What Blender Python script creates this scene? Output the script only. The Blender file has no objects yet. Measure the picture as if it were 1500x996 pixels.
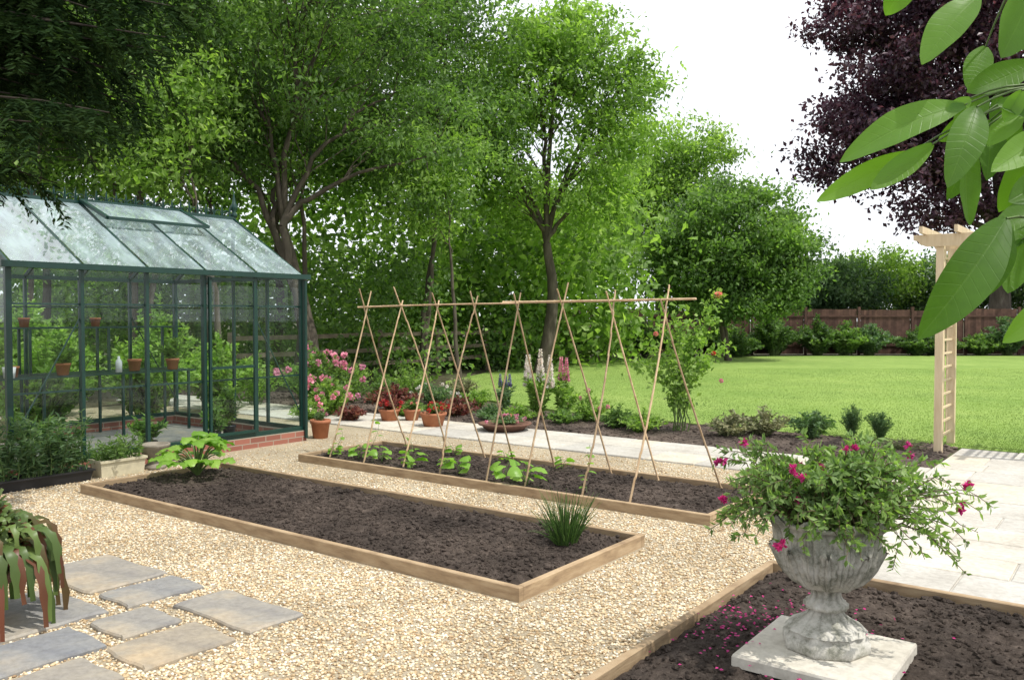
import bpy, math, random
import numpy as np
from mathutils import Vector, Matrix, noise as mn
rng=np.random.default_rng(7); random.seed(7)
R=math.radians
ROT=math.atan2(-.6,.8)
def W(u,v,z=0.): return (-3.88+.8*u+.6*v, 7.63-.6*u+.8*v, z)
col=bpy.context.scene.collection
# ---------------------------------------------------------------- mesh builder
class MB:
    def __init__(s): s.b=[]; s.n=0
    def add(s,V,F,m=0,t=.5):
        V=np.asarray(V,float).reshape(-1,3); F=np.asarray(F,int)
        t=np.full(len(V),float(t)) if np.isscalar(t) else np.asarray(t,float)
        s.b.append((V,F+s.n,m,t)); s.n+=len(V); return s
    def mesh(s,name,mats,smooth=False):
        me=bpy.data.meshes.new(name)
        V=np.concatenate([b[0] for b in s.b]); T=np.concatenate([b[3] for b in s.b])
        L=np.concatenate([b[1].ravel() for b in s.b])
        sz=np.concatenate([np.full(len(b[1]),b[1].shape[1]) for b in s.b])
        M=np.concatenate([np.full(len(b[1]),b[2]) for b in s.b])
        st=np.concatenate([[0],np.cumsum(sz)[:-1]])
        me.vertices.add(len(V)); me.vertices.foreach_set("co",V.ravel().astype(np.float32))
        me.loops.add(len(L)); me.loops.foreach_set("vertex_index",L.astype(np.int32))
        me.polygons.add(len(sz)); me.polygons.foreach_set("loop_start",st.astype(np.int32))
        me.polygons.foreach_set("material_index",M.astype(np.int32))
        me.polygons.foreach_set("use_smooth",np.full(len(sz),bool(smooth)))
        for m in mats: me.materials.append(m)
        me.update(calc_edges=True)
        a=me.attributes.new("tint","FLOAT","POINT"); a.data.foreach_set("value",T.astype(np.float32))
        me.validate()
        return me
def obj(name,data,parent=None,loc=(0,0,0),rz=0.):
    o=bpy.data.objects.new(name,data); col.objects.link(o); o.location=loc; o.rotation_euler=(0,0,rz)
    if parent: o.parent=parent
    return o
def thing(name,label,cat,loc=(0,0,0),rz=0.,group=None,data=None):
    o=obj(name,data,None,loc,rz)
    if data is None: o.empty_display_size=.1
    o["label"]=label; o["category"]=cat
    if group: o["group"]=group
    return o
def struct(name,data,kind="structure",loc=(0,0,0),rz=0.,label=None):
    o=obj(name,data,None,loc,rz); o["kind"]=kind
    if label: o["label"]=label
    return o
def copy_thing(src,loc,rz=0.,sc=1.,label=None):
    o=src.copy(); col.objects.link(o); o.location=loc; o.rotation_euler[2]=rz; o.scale=(sc,sc,sc)
    if label: o["label"]=label
    for c in src.children:
        d=c.copy(); col.objects.link(d); d.parent=o
    return o
BF=np.array([[0,3,2,1],[4,5,6,7],[0,1,5,4],[1,2,6,5],[2,3,7,6],[3,0,4,7]])
def box(mb,a,b,m=0,t=.5):
    x0,y0,z0=a; x1,y1,z1=b
    mb.add([[x0,y0,z0],[x1,y0,z0],[x1,y1,z0],[x0,y1,z0],[x0,y0,z1],[x1,y0,z1],[x1,y1,z1],[x0,y1,z1]],BF,m,t)
def beam(mb,a,b,w,h,m=0,t=.5,up=(0,0,1)):
    a=np.array(a,float); b=np.array(b,float); d=(b-a)/np.linalg.norm(b-a)
    s=np.cross(d,up); 
    if np.linalg.norm(s)<1e-3: s=np.cross(d,(1,0,0))
    s/=np.linalg.norm(s); n=np.cross(s,d)
    V=[]
    for p in (a,b):
        for i,j in ((-1,-1),(1,-1),(1,1),(-1,1)): V.append(p+s*w/2*i+n*h/2*j)
    mb.add(V,[[0,1,2,3],[7,6,5,4],[0,4,5,1],[1,5,6,2],[2,6,7,3],[3,7,4,0]],m,t)
def tube(mb,P,r,n=7,m=0,t=.5,cap=True):
    P=np.array(P,float); k=len(P); r=np.full(k,float(r)) if np.isscalar(r) else np.array(r,float)
    T=np.gradient(P,axis=0); T/=np.linalg.norm(T,axis=1)[:,None]+1e-9
    ref=np.array([.13,.97,.2]) if abs(T[0][2])>.7 else np.array([0.05,.1,1.])
    a=np.linspace(0,2*np.pi,n,endpoint=False); V=[]
    for i in range(k):
        s=np.cross(T[i],ref); s/=np.linalg.norm(s)+1e-9; q=np.cross(s,T[i])
        V.append(P[i]+r[i]*(np.cos(a)[:,None]*s+np.sin(a)[:,None]*q))
    V=np.concatenate(V); F=[]
    for i in range(k-1):
        for j in range(n): F.append([i*n+j,i*n+(j+1)%n,(i+1)*n+(j+1)%n,(i+1)*n+j])
    mb.add(V,F,m,t)
    if cap: 
        mb.add(V[-n:],[list(range(n))],m,t); mb.add(V[:n],[list(range(n))[::-1]],m,t)
def lathe(mb,prof,n=32,m=0,t=.5,mod=None,c=(0,0,0)):
    V=[]
    for i,(r,z) in enumerate(prof):
        for j in range(n):
            th=2*math.pi*j/n; rr,zz=(r,z) if mod is None else mod(i,r,z,th)
            V.append([c[0]+rr*math.cos(th),c[1]+rr*math.sin(th),c[2]+zz])
    F=[[i*n+j,i*n+(j+1)%n,(i+1)*n+(j+1)%n,(i+1)*n+j] for i in range(len(prof)-1) for j in range(n)]
    mb.add(V,F,m,t)
def nz(A): return A/(np.linalg.norm(A,axis=1)[:,None]+1e-9)
def kites(mb,P,D,L,Wd,m=0,t=.5,up=.6,fold=.1,N=None):
    P=np.asarray(P,float); n=len(P); D=nz(np.asarray(D,float))
    if N is None: N=rng.normal(size=(n,3))+np.array([0,0,up*2])
    S=nz(np.cross(D,N)); N=np.cross(S,D)
    L=np.broadcast_to(np.asarray(L,float),(n,)); Wd=np.broadcast_to(np.asarray(Wd,float),(n,))
    mid=P+D*(L*.45)[:,None]+N*(L*fold)[:,None]
    V=np.stack([P,mid+S*(Wd/2)[:,None],P+D*L[:,None],mid-S*(Wd/2)[:,None]],1).reshape(-1,3)
    F=np.arange(4*n).reshape(n,4)
    tt=np.repeat(np.broadcast_to(np.asarray(t,float),(n,)),4)
    mb.add(V,F,m,tt)
ph=(1+5**.5)/2
ICO=nz(np.array([[-1,ph,0],[1,ph,0],[-1,-ph,0],[1,-ph,0],[0,-1,ph],[0,1,ph],[0,-1,-ph],[0,1,-ph],[ph,0,-1],[ph,0,1],[-ph,0,-1],[-ph,0,1]],float))
ICF=np.array([[0,11,5],[0,5,1],[0,1,7],[0,7,10],[0,10,11],[1,5,9],[5,11,4],[11,10,2],[10,7,6],[7,1,8],[3,9,4],[3,4,2],[3,2,6],[3,6,8],[3,8,9],[4,9,5],[2,4,11],[6,2,10],[8,6,7],[9,8,1]])
def lumps(mb,P,S,m=0,t=None,flat=.6,jit=.22):
    P=np.asarray(P,float); n=len(P); S=np.broadcast_to(np.asarray(S,float),(n,))
    sc=np.stack([rng.uniform(.8,1.3,n),rng.uniform(.6,1.,n),rng.uniform(flat*.8,flat*1.2,n)],1)*S[:,None]
    V=ICO[None]*(1+rng.uniform(-jit,jit,(n,12,1)))*sc[:,None,:]
    a=rng.uniform(0,6.28,n); ca,sa=np.cos(a)[:,None],np.sin(a)[:,None]
    x=V[...,0]*ca-V[...,1]*sa; y=V[...,0]*sa+V[...,1]*ca
    V=np.stack([x,y,V[...,2]],-1)+P[:,None,:]
    F=(ICF[None]+12*np.arange(n)[:,None,None]).reshape(-1,3)
    if t is None: t=rng.uniform(0,1,n)
    mb.add(V.reshape(-1,3),F,m,np.repeat(np.broadcast_to(t,(n,)),12))
def bez(a,b,bend,n=7,jit=0.):
    a=np.array(a,float); b=np.array(b,float); t=np.linspace(0,1,n)[:,None]
    P=a+(b-a)*t+np.array(bend)*(4*t*(1-t))
    if jit: P[1:-1]+=rng.normal(size=(n-2,3))*jit
    return P
# ---------------------------------------------------------------- materials
def M(name):
    m=bpy.data.materials.new(name); m.use_nodes=True; nt=m.node_tree; return m,nt,nt.nodes["Principled BSDF"],nt.nodes["Material Output"]
def ramp(nt,stops,src,interp='LINEAR'):
    r=nt.nodes.new("ShaderNodeValToRGB"); r.color_ramp.interpolation=interp
    e=r.color_ramp.elements
    while len(e)<len(stops): e.new(.5)
    for x,(p,c) in zip(e,stops): x.position=p; x.color=(*c,1)
    nt.links.new(src,r.inputs[0]); return r.outputs[0]
def tex(nt,kind,scale,detail=4,coord='Object',vec=None,rough=.6,**k):
    t=nt.nodes.new(kind); t.inputs["Scale"].default_value=scale
    if "Detail" in t.inputs: t.inputs["Detail"].default_value=detail
    if "Roughness" in t.inputs: t.inputs["Roughness"].default_value=rough
    if vec is None:
        c=nt.nodes.new("ShaderNodeTexCoord"); vec=c.outputs[coord]
    nt.links.new(vec,t.inputs["Vector"]); return t
def bump(nt,src,bs,strength=.5,dist=.02,prev=None):
    b=nt.nodes.new("ShaderNodeBump"); b.inputs["Strength"].default_value=strength; b.inputs["Distance"].default_value=dist
    nt.links.new(src,b.inputs["Height"])
    if prev: nt.links.new(prev,b.inputs["Normal"])
    nt.links.new(b.outputs[0],bs.inputs["Normal"]); return b.outputs[0]
def mix(nt,a,b,f,mode='MIX'):
    x=nt.nodes.new("ShaderNodeMix"); x.data_type='RGBA'; x.blend_type=mode
    for s,i in ((a,6),(b,7)):
        if isinstance(s,tuple): x.inputs[i].default_value=(*s,1)
        else: nt.links.new(s,x.inputs[i])
    if isinstance(f,(int,float)): x.inputs[0].default_value=f
    else: nt.links.new(f,x.inputs[0])
    return x.outputs[2]
def math_(nt,op,a,b):
    x=nt.nodes.new("ShaderNodeMath"); x.operation=op
    for s,i in ((a,0),(b,1)):
        if isinstance(s,(int,float)): x.inputs[i].default_value=s
        else: nt.links.new(s,x.inputs[i])
    return x.outputs[0]
def attr(nt,n="tint"):
    a=nt.nodes.new("ShaderNodeAttribute"); a.attribute_name=n; return a.outputs["Fac"]
def leafmat(name,c0,c1,c2,trans=.35,tcol=None,rough=.5,nscale=.5,spec=.35):
    m,nt,bs,out=M(name)
    c=ramp(nt,[(0,c0),(.5,c1),(1,c2)],attr(nt))
    n=tex(nt,"ShaderNodeTexNoise",nscale,3)
    v=ramp(nt,[(.3,(.68,.72,.8)),(.7,(1.3,1.25,1.08))],n.outputs[0])
    c=mix(nt,c,v,1.,'MULTIPLY')
    nt.links.new(c,bs.inputs["Base Color"]); bs.inputs["Roughness"].default_value=rough
    bs.inputs["Specular IOR Level"].default_value=spec
    tr=nt.nodes.new("ShaderNodeBsdfTranslucent")
    tc=mix(nt,c,tcol or (1.6,1.85,.75),1.,'MULTIPLY'); nt.links.new(tc,tr.inputs[0])
    x=nt.nodes.new("ShaderNodeMixShader"); x.inputs[0].default_value=trans
    nt.links.new(bs.outputs[0],x.inputs[1]); nt.links.new(tr.outputs[0],x.inputs[2]); nt.links.new(x.outputs[0],out.inputs[0])
    return m
def noisemat(name,stops,scale=5,detail=6,rough=.8,bs_=.4,bd=.01,bscale=None,spec=.3,usetint=0.,coord='Object',stretch=None):
    m,nt,bs,out=M(name); vec=None
    if stretch:
        c=nt.nodes.new("ShaderNodeTexCoord"); mp=nt.nodes.new("ShaderNodeMapping"); mp.inputs["Scale"].default_value=stretch
        nt.links.new(c.outputs[coord],mp.inputs[0]); vec=mp.outputs[0]
    n=tex(nt,"ShaderNodeTexNoise",scale,detail,coord,vec)
    c=ramp(nt,stops,n.outputs[0])
    if usetint:
        v=ramp(nt,[(0,(1-usetint,)*3),(1,(1+usetint,)*3)],attr(nt)); c=mix(nt,c,v,1.,'MULTIPLY')
    nt.links.new(c,bs.inputs["Base Color"]); bs.inputs["Roughness"].default_value=rough; bs.inputs["Specular IOR Level"].default_value=spec
    if bs_:
        b=tex(nt,"ShaderNodeTexNoise",bscale or scale*4,6,coord,vec); bump(nt,b.outputs[0],bs,bs_,bd)
    return m
def flat(name,c,rough=.5,spec=.4):
    return noisemat(name,[(.3,tuple(x*.82 for x in c)),(.7,tuple(min(1,x*1.12) for x in c))],12,4,rough,.15,.003,60,spec)
m_leaf=leafmat("leaf_green",(.055,.10,.035),(.13,.225,.065),(.24,.355,.11),.45)
m_leafd=leafmat("leaf_dark",(.035,.07,.027),(.085,.155,.052),(.16,.245,.085),.4)
m_leafl=leafmat("leaf_light",(.10,.17,.045),(.21,.33,.08),(.34,.46,.15),.48)
m_leafb=leafmat("leaf_blue_green",(.045,.09,.045),(.10,.18,.08),(.19,.28,.14),.35)
m_urnleaf=leafmat("leaf_fresh_green",(.07,.12,.045),(.16,.255,.085),(.28,.39,.14),.42,nscale=3)
m_beech=leafmat("leaf_copper",(.028,.015,.026),(.08,.042,.066),(.17,.10,.135),.3,(1.7,.85,1.),.4)
m_yew=leafmat("needle_dark",(.007,.019,.006),(.019,.042,.013),(.045,.08,.025),.2,rough=.85,spec=.1)
m_redleaf=leafmat("leaf_red",(.07,.02,.018),(.16,.05,.045),(.26,.13,.08),.3,(1.6,.9,.8))
m_sage=leafmat("leaf_sage",(.11,.12,.06),(.21,.22,.12),(.32,.31,.18),.25,(1.2,1.2,.8))
m_lime=leafmat("leaf_lime",(.11,.23,.03),(.20,.38,.05),(.32,.48,.10),.4,rough=.38)
m_potleaf=leafmat("leaf_trailing",(.16,.055,.035),(.07,.12,.035),(.17,.24,.07),.3,(1.3,1.3,.6),.4)
def petal(n,c): return leafmat(n,tuple(x*.7 for x in c),c,tuple(min(.9,x*1.25+.02) for x in c),.35,(1.2,1.,1.1))
m_pink=petal("petal_pink",(.75,.33,.45)); m_mag=petal("petal_magenta",(.62,.04,.25)); m_red=petal("petal_red",(.50,.04,.04))
m_cor=petal("petal_coral",(.78,.33,.27)); m_white=petal("petal_white",(.85,.83,.74)); m_blue=petal("petal_blue",(.28,.27,.5))
m_bark=noisemat("bark",[(.3,(.045,.036,.027)),(.6,(.11,.092,.07)),(.8,(.19,.17,.135))],6,7,.9,.8,.03,14,stretch=(1,1,.3))
m_barkd=noisemat("bark_dark",[(.3,(.02,.015,.01)),(.7,(.05,.04,.03))],6,7,.9,.8,.03,14)
m_stem=flat("green_stem",(.11,.17,.05)); m_twig=flat("twig_brown",(.11,.08,.045))
m_cane=noisemat("bamboo",[(.3,(.34,.22,.12)),(.7,(.56,.42,.27))],9,4,.5,.2,.003,40,usetint=.35)
m_plank=noisemat("bed_board_wood",[(.25,(.20,.135,.08)),(.5,(.35,.25,.15)),(.8,(.48,.37,.24))],5,8,.8,.6,.006,9,usetint=.18,stretch=(1,1,5))
m_newwood=noisemat("pale_timber",[(.3,(.52,.40,.25)),(.7,(.68,.56,.38))],4,6,.6,.2,.003,20,usetint=.1,stretch=(4,4,.6))
m_fence=noisemat("brown_fence_wood",[(.3,(.06,.032,.025)),(.7,(.125,.068,.05))],4,6,.85,.3,.01,10,usetint=.3)
m_rail=noisemat("weathered_rail",[(.3,(.14,.11,.08)),(.7,(.26,.21,.15))],4,6,.85,.3,.01,10)
m_green=flat("green_painted_aluminium",(.006,.038,.029),.35,.5)
m_terra=noisemat("terracotta",[(.3,(.30,.11,.055)),(.7,(.45,.19,.10))],7,6,.8,.3,.004,40)
m_cream=flat("cream_plastic",(.55,.50,.36)); m_black=flat("black_plastic",(.02,.02,.022),.4)
m_grey=noisemat("grey_pot",[(.3,(.16,.14,.11)),(.7,(.3,.27,.22))],9,6,.85,.3,.005,40)
m_darkpot=noisemat("dark_clay_pot",[(.3,(.10,.05,.035)),(.7,(.19,.10,.07))],9,6,.85,.3,.005,40)
m_whitep=flat("white_plastic",(.75,.76,.78))
def soilmat(name,k=1.):
    m,nt,bs,out=M(name)
    n=tex(nt,"ShaderNodeTexNoise",20,10,rough=.8); c=ramp(nt,[(.3,(.028*k,.022*k,.019*k)),(.52,(.078*k,.062*k,.053*k)),(.72,(.17*k,.138*k,.118*k))],n.outputs[0])
    v=tex(nt,"ShaderNodeTexVoronoi",55); sp=ramp(nt,[(.0,(1,1,1)),(.18,(0,0,0))],v.outputs["Distance"])
    n2=tex(nt,"ShaderNodeTexNoise",22,2); ms=ramp(nt,[(.47,(0,0,0)),(.53,(1,1,1))],n2.outputs[0])
    f=mix(nt,sp,ms,1.,'MULTIPLY'); c=mix(nt,c,(.45,.38,.31),f)
    big=tex(nt,"ShaderNodeTexNoise",1.3,5); c=mix(nt,c,ramp(nt,[(.35,(.62,.62,.62)),(.65,(1.4,1.37,1.33))],big.outputs[0]),1.,'MULTIPLY')
    nt.links.new(c,bs.inputs["Base Color"]); bs.inputs["Roughness"].default_value=.95; bs.inputs["Specular IOR Level"].default_value=.12
    b=tex(nt,"ShaderNodeTexNoise",45,10,rough=.8); bump(nt,b.outputs[0],bs,1.,.02); return m
m_soil=soilmat("soil"); m_soil2=soilmat("border_soil",1.35)
def gravelmat():
    m,nt,bs,out=M("gravel")
    v=tex(nt,"ShaderNodeTexVoronoi",70,coord='Object'); v.inputs["Randomness"].default_value=1
    v.voronoi_dimensions='2D'
    sep=nt.nodes.new("ShaderNodeSeparateColor"); nt.links.new(v.outputs["Color"],sep.inputs[0])
    c=ramp(nt,[(0,(.40,.28,.15)),(.15,(.55,.42,.24)),(.5,(.65,.53,.34)),(.8,(.73,.63,.46)),(1,(.82,.76,.64))],sep.outputs[0])
    d=ramp(nt,[(.0,(1.02,1.02,1.02)),(.4,(.93,.93,.93)),(.75,(.52,.48,.42))],v.outputs["Distance"])
    c=mix(nt,c,d,1.,'MULTIPLY')
    big=tex(nt,"ShaderNodeTexNoise",.9,5); c=mix(nt,c,ramp(nt,[(.35,(.82,.80,.76)),(.65,(1.06,1.05,1.02))],big.outputs[0]),1.,'MULTIPLY')
    nt.links.new(c,bs.inputs["Base Color"]); bs.inputs["Roughness"].default_value=.75
    inv=math_(nt,'SUBTRACT',1,v.outputs["Distance"])
    bump(nt,inv,bs,.7,.008); return m
m_gravel=gravelmat()
def pebmat():
    m,nt,bs,out=M("pebbles")
    c=ramp(nt,[(0,(.28,.18,.10)),(.12,(.47,.34,.19)),(.45,(.61,.48,.30)),(.75,(.69,.59,.43)),(1,(.80,.76,.66))],attr(nt))
    big=tex(nt,"ShaderNodeTexNoise",.9,5); c=mix(nt,c,ramp(nt,[(.35,(.82,.80,.76)),(.65,(1.04,1.03,1.02))],big.outputs[0]),1.,'MULTIPLY')
    nt.links.new(c,bs.inputs["Base Color"]); bs.inputs["Roughness"].default_value=.65
    n=tex(nt,"ShaderNodeTexNoise",90,3); bump(nt,n.outputs[0],bs,.3,.004); return m
m_peb=pebmat()
def slabmat(name,a,b,c3,tv=((.78,.80,.84),(1.12,1.04,.92))):
    m,nt,bs,out=M(name)
    n=tex(nt,"ShaderNodeTexNoise",2.2,9,rough=.65); c=ramp(nt,[(.3,a),(.5,b),(.72,c3)],n.outputs[0])
    v=ramp(nt,[(0,tv[0]),(.5,(1,1,1)),(1,tv[1])],attr(nt)); c=mix(nt,c,v,1.,'MULTIPLY')
    n3=tex(nt,"ShaderNodeTexNoise",28,6); c=mix(nt,c,ramp(nt,[(.35,(.86,.85,.84)),(.6,(1.05,1.05,1.05))],n3.outputs[0]),1.,'MULTIPLY')
    nt.links.new(c,bs.inputs["Base Color"]); bs.inputs["Roughness"].default_value=.8; bs.inputs["Specular IOR Level"].default_value=.25
    n2=tex(nt,"ShaderNodeTexNoise",7,9,rough=.7); bump(nt,n2.outputs[0],bs,.5,.015); return m
m_patio=slabmat("pale_patio_stone",(.42,.39,.34),(.51,.48,.42),(.58,.56,.51),((.84,.85,.88),(1.06,1.02,.95)))
m_step=slabmat("riven_stone",(.18,.18,.19),(.28,.27,.25),(.42,.355,.265),((.8,.84,.92),(1.15,1.03,.86)))
def urnmat():
    m,nt,bs,out=M("weathered_stone")
    n=tex(nt,"ShaderNodeTexNoise",10,12,rough=.75); c=ramp(nt,[(.32,(.09,.095,.07)),(.42,(.27,.265,.22)),(.53,(.48,.46,.41)),(.68,(.63,.61,.56))],n.outputs[0])
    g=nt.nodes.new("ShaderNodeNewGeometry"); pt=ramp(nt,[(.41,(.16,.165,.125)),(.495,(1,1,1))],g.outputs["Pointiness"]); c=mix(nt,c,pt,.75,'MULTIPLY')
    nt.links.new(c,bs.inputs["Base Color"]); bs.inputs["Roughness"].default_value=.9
    n2=tex(nt,"ShaderNodeTexNoise",38,9,rough=.7); bump(nt,n2.outputs[0],bs,.7,.012); return m
m_urn=urnmat()
def lawnmat():
    m,nt,bs,out=M("lawn_grass")
    n=tex(nt,"ShaderNodeTexNoise",.35,5); c=ramp(nt,[(.35,(.18,.28,.075)),(.6,(.24,.34,.10)),(.75,(.29,.375,.13))],n.outputs[0])  # broad noise paints lighter and shaded bands into the grass colour
    n2=tex(nt,"ShaderNodeTexNoise",40,6,rough=.8); c=mix(nt,c,ramp(nt,[(.3,(.7,.75,.6)),(.7,(1.25,1.2,1.15))],n2.outputs[0]),1.,'MULTIPLY')
    n3=tex(nt,"ShaderNodeTexNoise",3,5); c=mix(nt,c,ramp(nt,[(.3,(.88,.9,.85)),(.7,(1.1,1.08,1.05))],n3.outputs[0]),1.,'MULTIPLY')
    nt.links.new(c,bs.inputs["Base Color"]); bs.inputs["Roughness"].default_value=.9; bs.inputs["Specular IOR Level"].default_value=.1
    bump(nt,n2.outputs[0],bs,.5,.02); return m
m_lawn=lawnmat()
m_blade=leafmat("grass_blade",(.18,.26,.07),(.24,.34,.10),(.32,.42,.15),.35,(1.3,1.4,.7),rough=.7)
m_ground=noisemat("leaf_litter_ground",[(.3,(.04,.035,.02)),(.5,(.08,.07,.04)),(.7,(.07,.11,.035))],1.6,8,.95,.8,.05,12)
def brickmat():
    m,nt,bs,out=M("red_brick")
    c=nt.nodes.new("ShaderNodeTexCoord"); sp=nt.nodes.new("ShaderNodeSeparateXYZ"); nt.links.new(c.outputs["Object"],sp.inputs[0])
    ad=math_(nt,'ADD',sp.outputs[0],sp.outputs[1])
    cb=nt.nodes.new("ShaderNodeCombineXYZ"); nt.links.new(ad,cb.inputs[0]); nt.links.new(sp.outputs[2],cb.inputs[1])
    b=nt.nodes.new("ShaderNodeTexBrick"); nt.links.new(cb.outputs[0],b.inputs["Vector"]); b.inputs["Scale"].default_value=1
    b.inputs["Brick Width"].default_value=.225; b.inputs["Row Height"].default_value=.070; b.inputs["Mortar Size"].default_value=.006
    b.inputs["Color1"].default_value=(.34,.13,.09,1); b.inputs["Color2"].default_value=(.22,.08,.055,1); b.inputs["Mortar"].default_value=(.32,.27,.21,1)
    nt.links.new(b.outputs[0],bs.inputs["Base Color"]); bs.inputs["Roughness"].default_value=.85; return m
m_brick=brickmat()
def glassmat(name,d0,d1,k,stretch=(1,1,1)):
    m,nt,bs,out=M(name)
    tr=nt.nodes.new("ShaderNodeBsdfTransparent"); tr.inputs[0].default_value=(.93,.98,.97,1)
    gl=nt.nodes.new("ShaderNodeBsdfGlossy"); gl.inputs["Roughness"].default_value=.02
    df=nt.nodes.new("ShaderNodeBsdfDiffuse"); df.inputs[0].default_value=(.56,.70,.74,1)
    lw=nt.nodes.new("ShaderNodeLayerWeight"); lw.inputs[0].default_value=.5
    fr=math_(nt,'ADD',math_(nt,'MULTIPLY',math_(nt,'POWER',lw.outputs["Facing"],4.),.9),k)
    x=nt.nodes.new("ShaderNodeMixShader"); nt.links.new(fr,x.inputs[0]); nt.links.new(tr.outputs[0],x.inputs[1]); nt.links.new(gl.outputs[0],x.inputs[2])
    c=nt.nodes.new("ShaderNodeTexCoord"); mp=nt.nodes.new("ShaderNodeMapping"); mp.inputs["Scale"].default_value=stretch; nt.links.new(c.outputs["Object"],mp.inputs[0])
    n=tex(nt,"ShaderNodeTexNoise",2.2,5,rough=.6,vec=mp.outputs[0]); d=ramp(nt,[(.38,(d0,)*3),(.66,(d1,)*3)],n.outputs[0])
    y=nt.nodes.new("ShaderNodeMixShader"); nt.links.new(d,y.inputs[0]); nt.links.new(x.outputs[0],y.inputs[1]); nt.links.new(df.outputs[0],y.inputs[2])
    nt.links.new(y.outputs[0],out.inputs[0]); return m
m_glass=glassmat("clear_glass",.0,.01,.025); m_roofglass=glassmat("dusty_roof_glass",.16,.42,.26,(.8,2.2,.8))
# ---------------------------------------------------------------- setting
mb=MB(); s=250; mb.add([[-s,-s,0],[s,-s,0],[s,s,0],[-s,s,0]],[[0,1,2,3]]); struct("ground",mb.mesh("ground",[m_ground]),label="dark leaf-strewn earth under the trees")
mb=MB(); mb.add([[-1.0-6,-9,.012],[5.85,-9,.012],[5.85,4.62,.012],[-7,4.62,.012]],[[0,1,2,3]])
struct("gravel",mb.mesh("gravel",[m_gravel]),loc=W(0,0),rz=ROT,label="pale buff gravel between the beds")
def inbeds(u,v):
    return ((u>-.03)&(u<4.93)&(v>-.03)&(v<1.49))|((u>.2)&(u<5.06)&(v>2.23)&(v<3.55))|(u>5.78)|((u<-.86)&(v>-.25))
N=230000; u=rng.uniform(-2.,5.8,N); v=rng.uniform(-3.2,4.6,N); X=-3.88+.8*u+.6*v; Y=7.63-.6*u+.8*v
dens=np.clip(1.25-(Y-3.4)/5.5,.08,1); k=(~inbeds(u,v))&(Y>3.2)&(np.abs(X)<Y*.64)&(rng.uniform(size=N)<dens); u,v=u[k],v[k]
mb=MB(); lumps(mb,np.stack([u,v,np.full(len(u),.013)+rng.uniform(0,.004,len(u))],1),rng.uniform(.005,.0115,len(u)),flat=.62)
struct("gravel_pebbles",mb.mesh("gravel_pebbles",[m_peb],True),"stuff",loc=W(0,0),rz=ROT,label="loose cream and buff pebbles")
def paving(name,u0,u1,v0,v1,label):
    mb=MB(); box(mb,(u0,v0,.0),(u1,v1,.016),0,.25); g=.006
    v=v0; 
    while v<v1-.12:
        h=random.choice([.45,.6,.6]); h=min(h,v1-v); 
        if v1-(v+h)<.2: h=v1-v
        u=u0-random.choice([0,.2,.35])
        while u<u1-.05:
            w=random.choice([.45,.6,.75,.9]); ua=max(u,u0); w2=min(u+w,u1)
            if u1-w2<.15: w2=u1; w=u1-u
            zz=.028+random.uniform(-.003,.003); a=(ua+g,v+g); b=(w2-g,v+h-g); e=.006
            V=[[a[0],a[1],.01],[b[0],a[1],.01],[b[0],b[1],.01],[a[0],b[1],.01],[a[0],a[1],zz-e],[b[0],a[1],zz-e],[b[0],b[1],zz-e],[a[0],b[1],zz-e],
               [a[0]+e,a[1]+e,zz],[b[0]-e,a[1]+e,zz],[b[0]-e,b[1]-e,zz],[a[0]+e,b[1]-e,zz]]
            mb.add(V,[[8,9,10,11],[0,1,5,4],[1,2,6,5],[2,3,7,6],[3,0,4,7],[4,5,9,8],[5,6,10,9],[6,7,11,10],[7,4,8,11]],0,random.random())
            u+=w
        v+=h
    return struct(name,mb.mesh(name,[m_patio]),loc=W(0,0),rz=ROT,label=label)
paving("patio",5.88,15,1.43,7.7,"pale cream stone slab patio")
paving("garden_path",-8,5.87,4.63,5.9,"pale stone slab path beside flower border")
# lawn
LP=[(5.35,10.15),(2.96,12.15),(0.9,14.0),(-0.3,15.7),(-1.35,17.8),(-1.6,20.5),(-.6,24),(2,29),(6,32.6),(12,33.6),(45,33.6),(45,0),(18,.7)]
mb=MB(); mb.add([[x,y,.035] for x,y in LP],[list(range(len(LP)))[::-1]])
n=len(LP); mb.add([[x,y,.035] for x,y in LP]+[[x,y,0] for x,y in LP],[[i,(i+1)%n,n+(i+1)%n,n+i] for i in range(n)])
struct("lawn",mb.mesh("lawn",[m_lawn]),label="mown bright green lawn")
def inpoly(x,y,P):
    c=np.zeros(len(x),bool); j=len(P)-1
    for i in range(len(P)):
        xi,yi=P[i]; xj,yj=P[j]
        c^=((yi>y)!=(yj>y))&(x<(xj-xi)*(y-yi)/(yj-yi+1e-12)+xi); j=i
    return c
N=200000; y=9.5+rng.uniform(0,1,N)**1.6*16; x=rng.uniform(-.2,.68,N)*y; k=inpoly(x,y,LP); x,y=x[k],y[k]
mb=MB(); D=rng.normal(size=(len(x),3))*.45+[0,0,1]
kites(mb,np.stack([x,y,np.full(len(x),.03)],1),D,rng.uniform(.012,.028,len(x)),.008,t=rng.uniform(0,1,len(x)),up=0)
struct("grass",mb.mesh("grass",[m_blade]),"stuff",label="short blades of mown grass")
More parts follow.
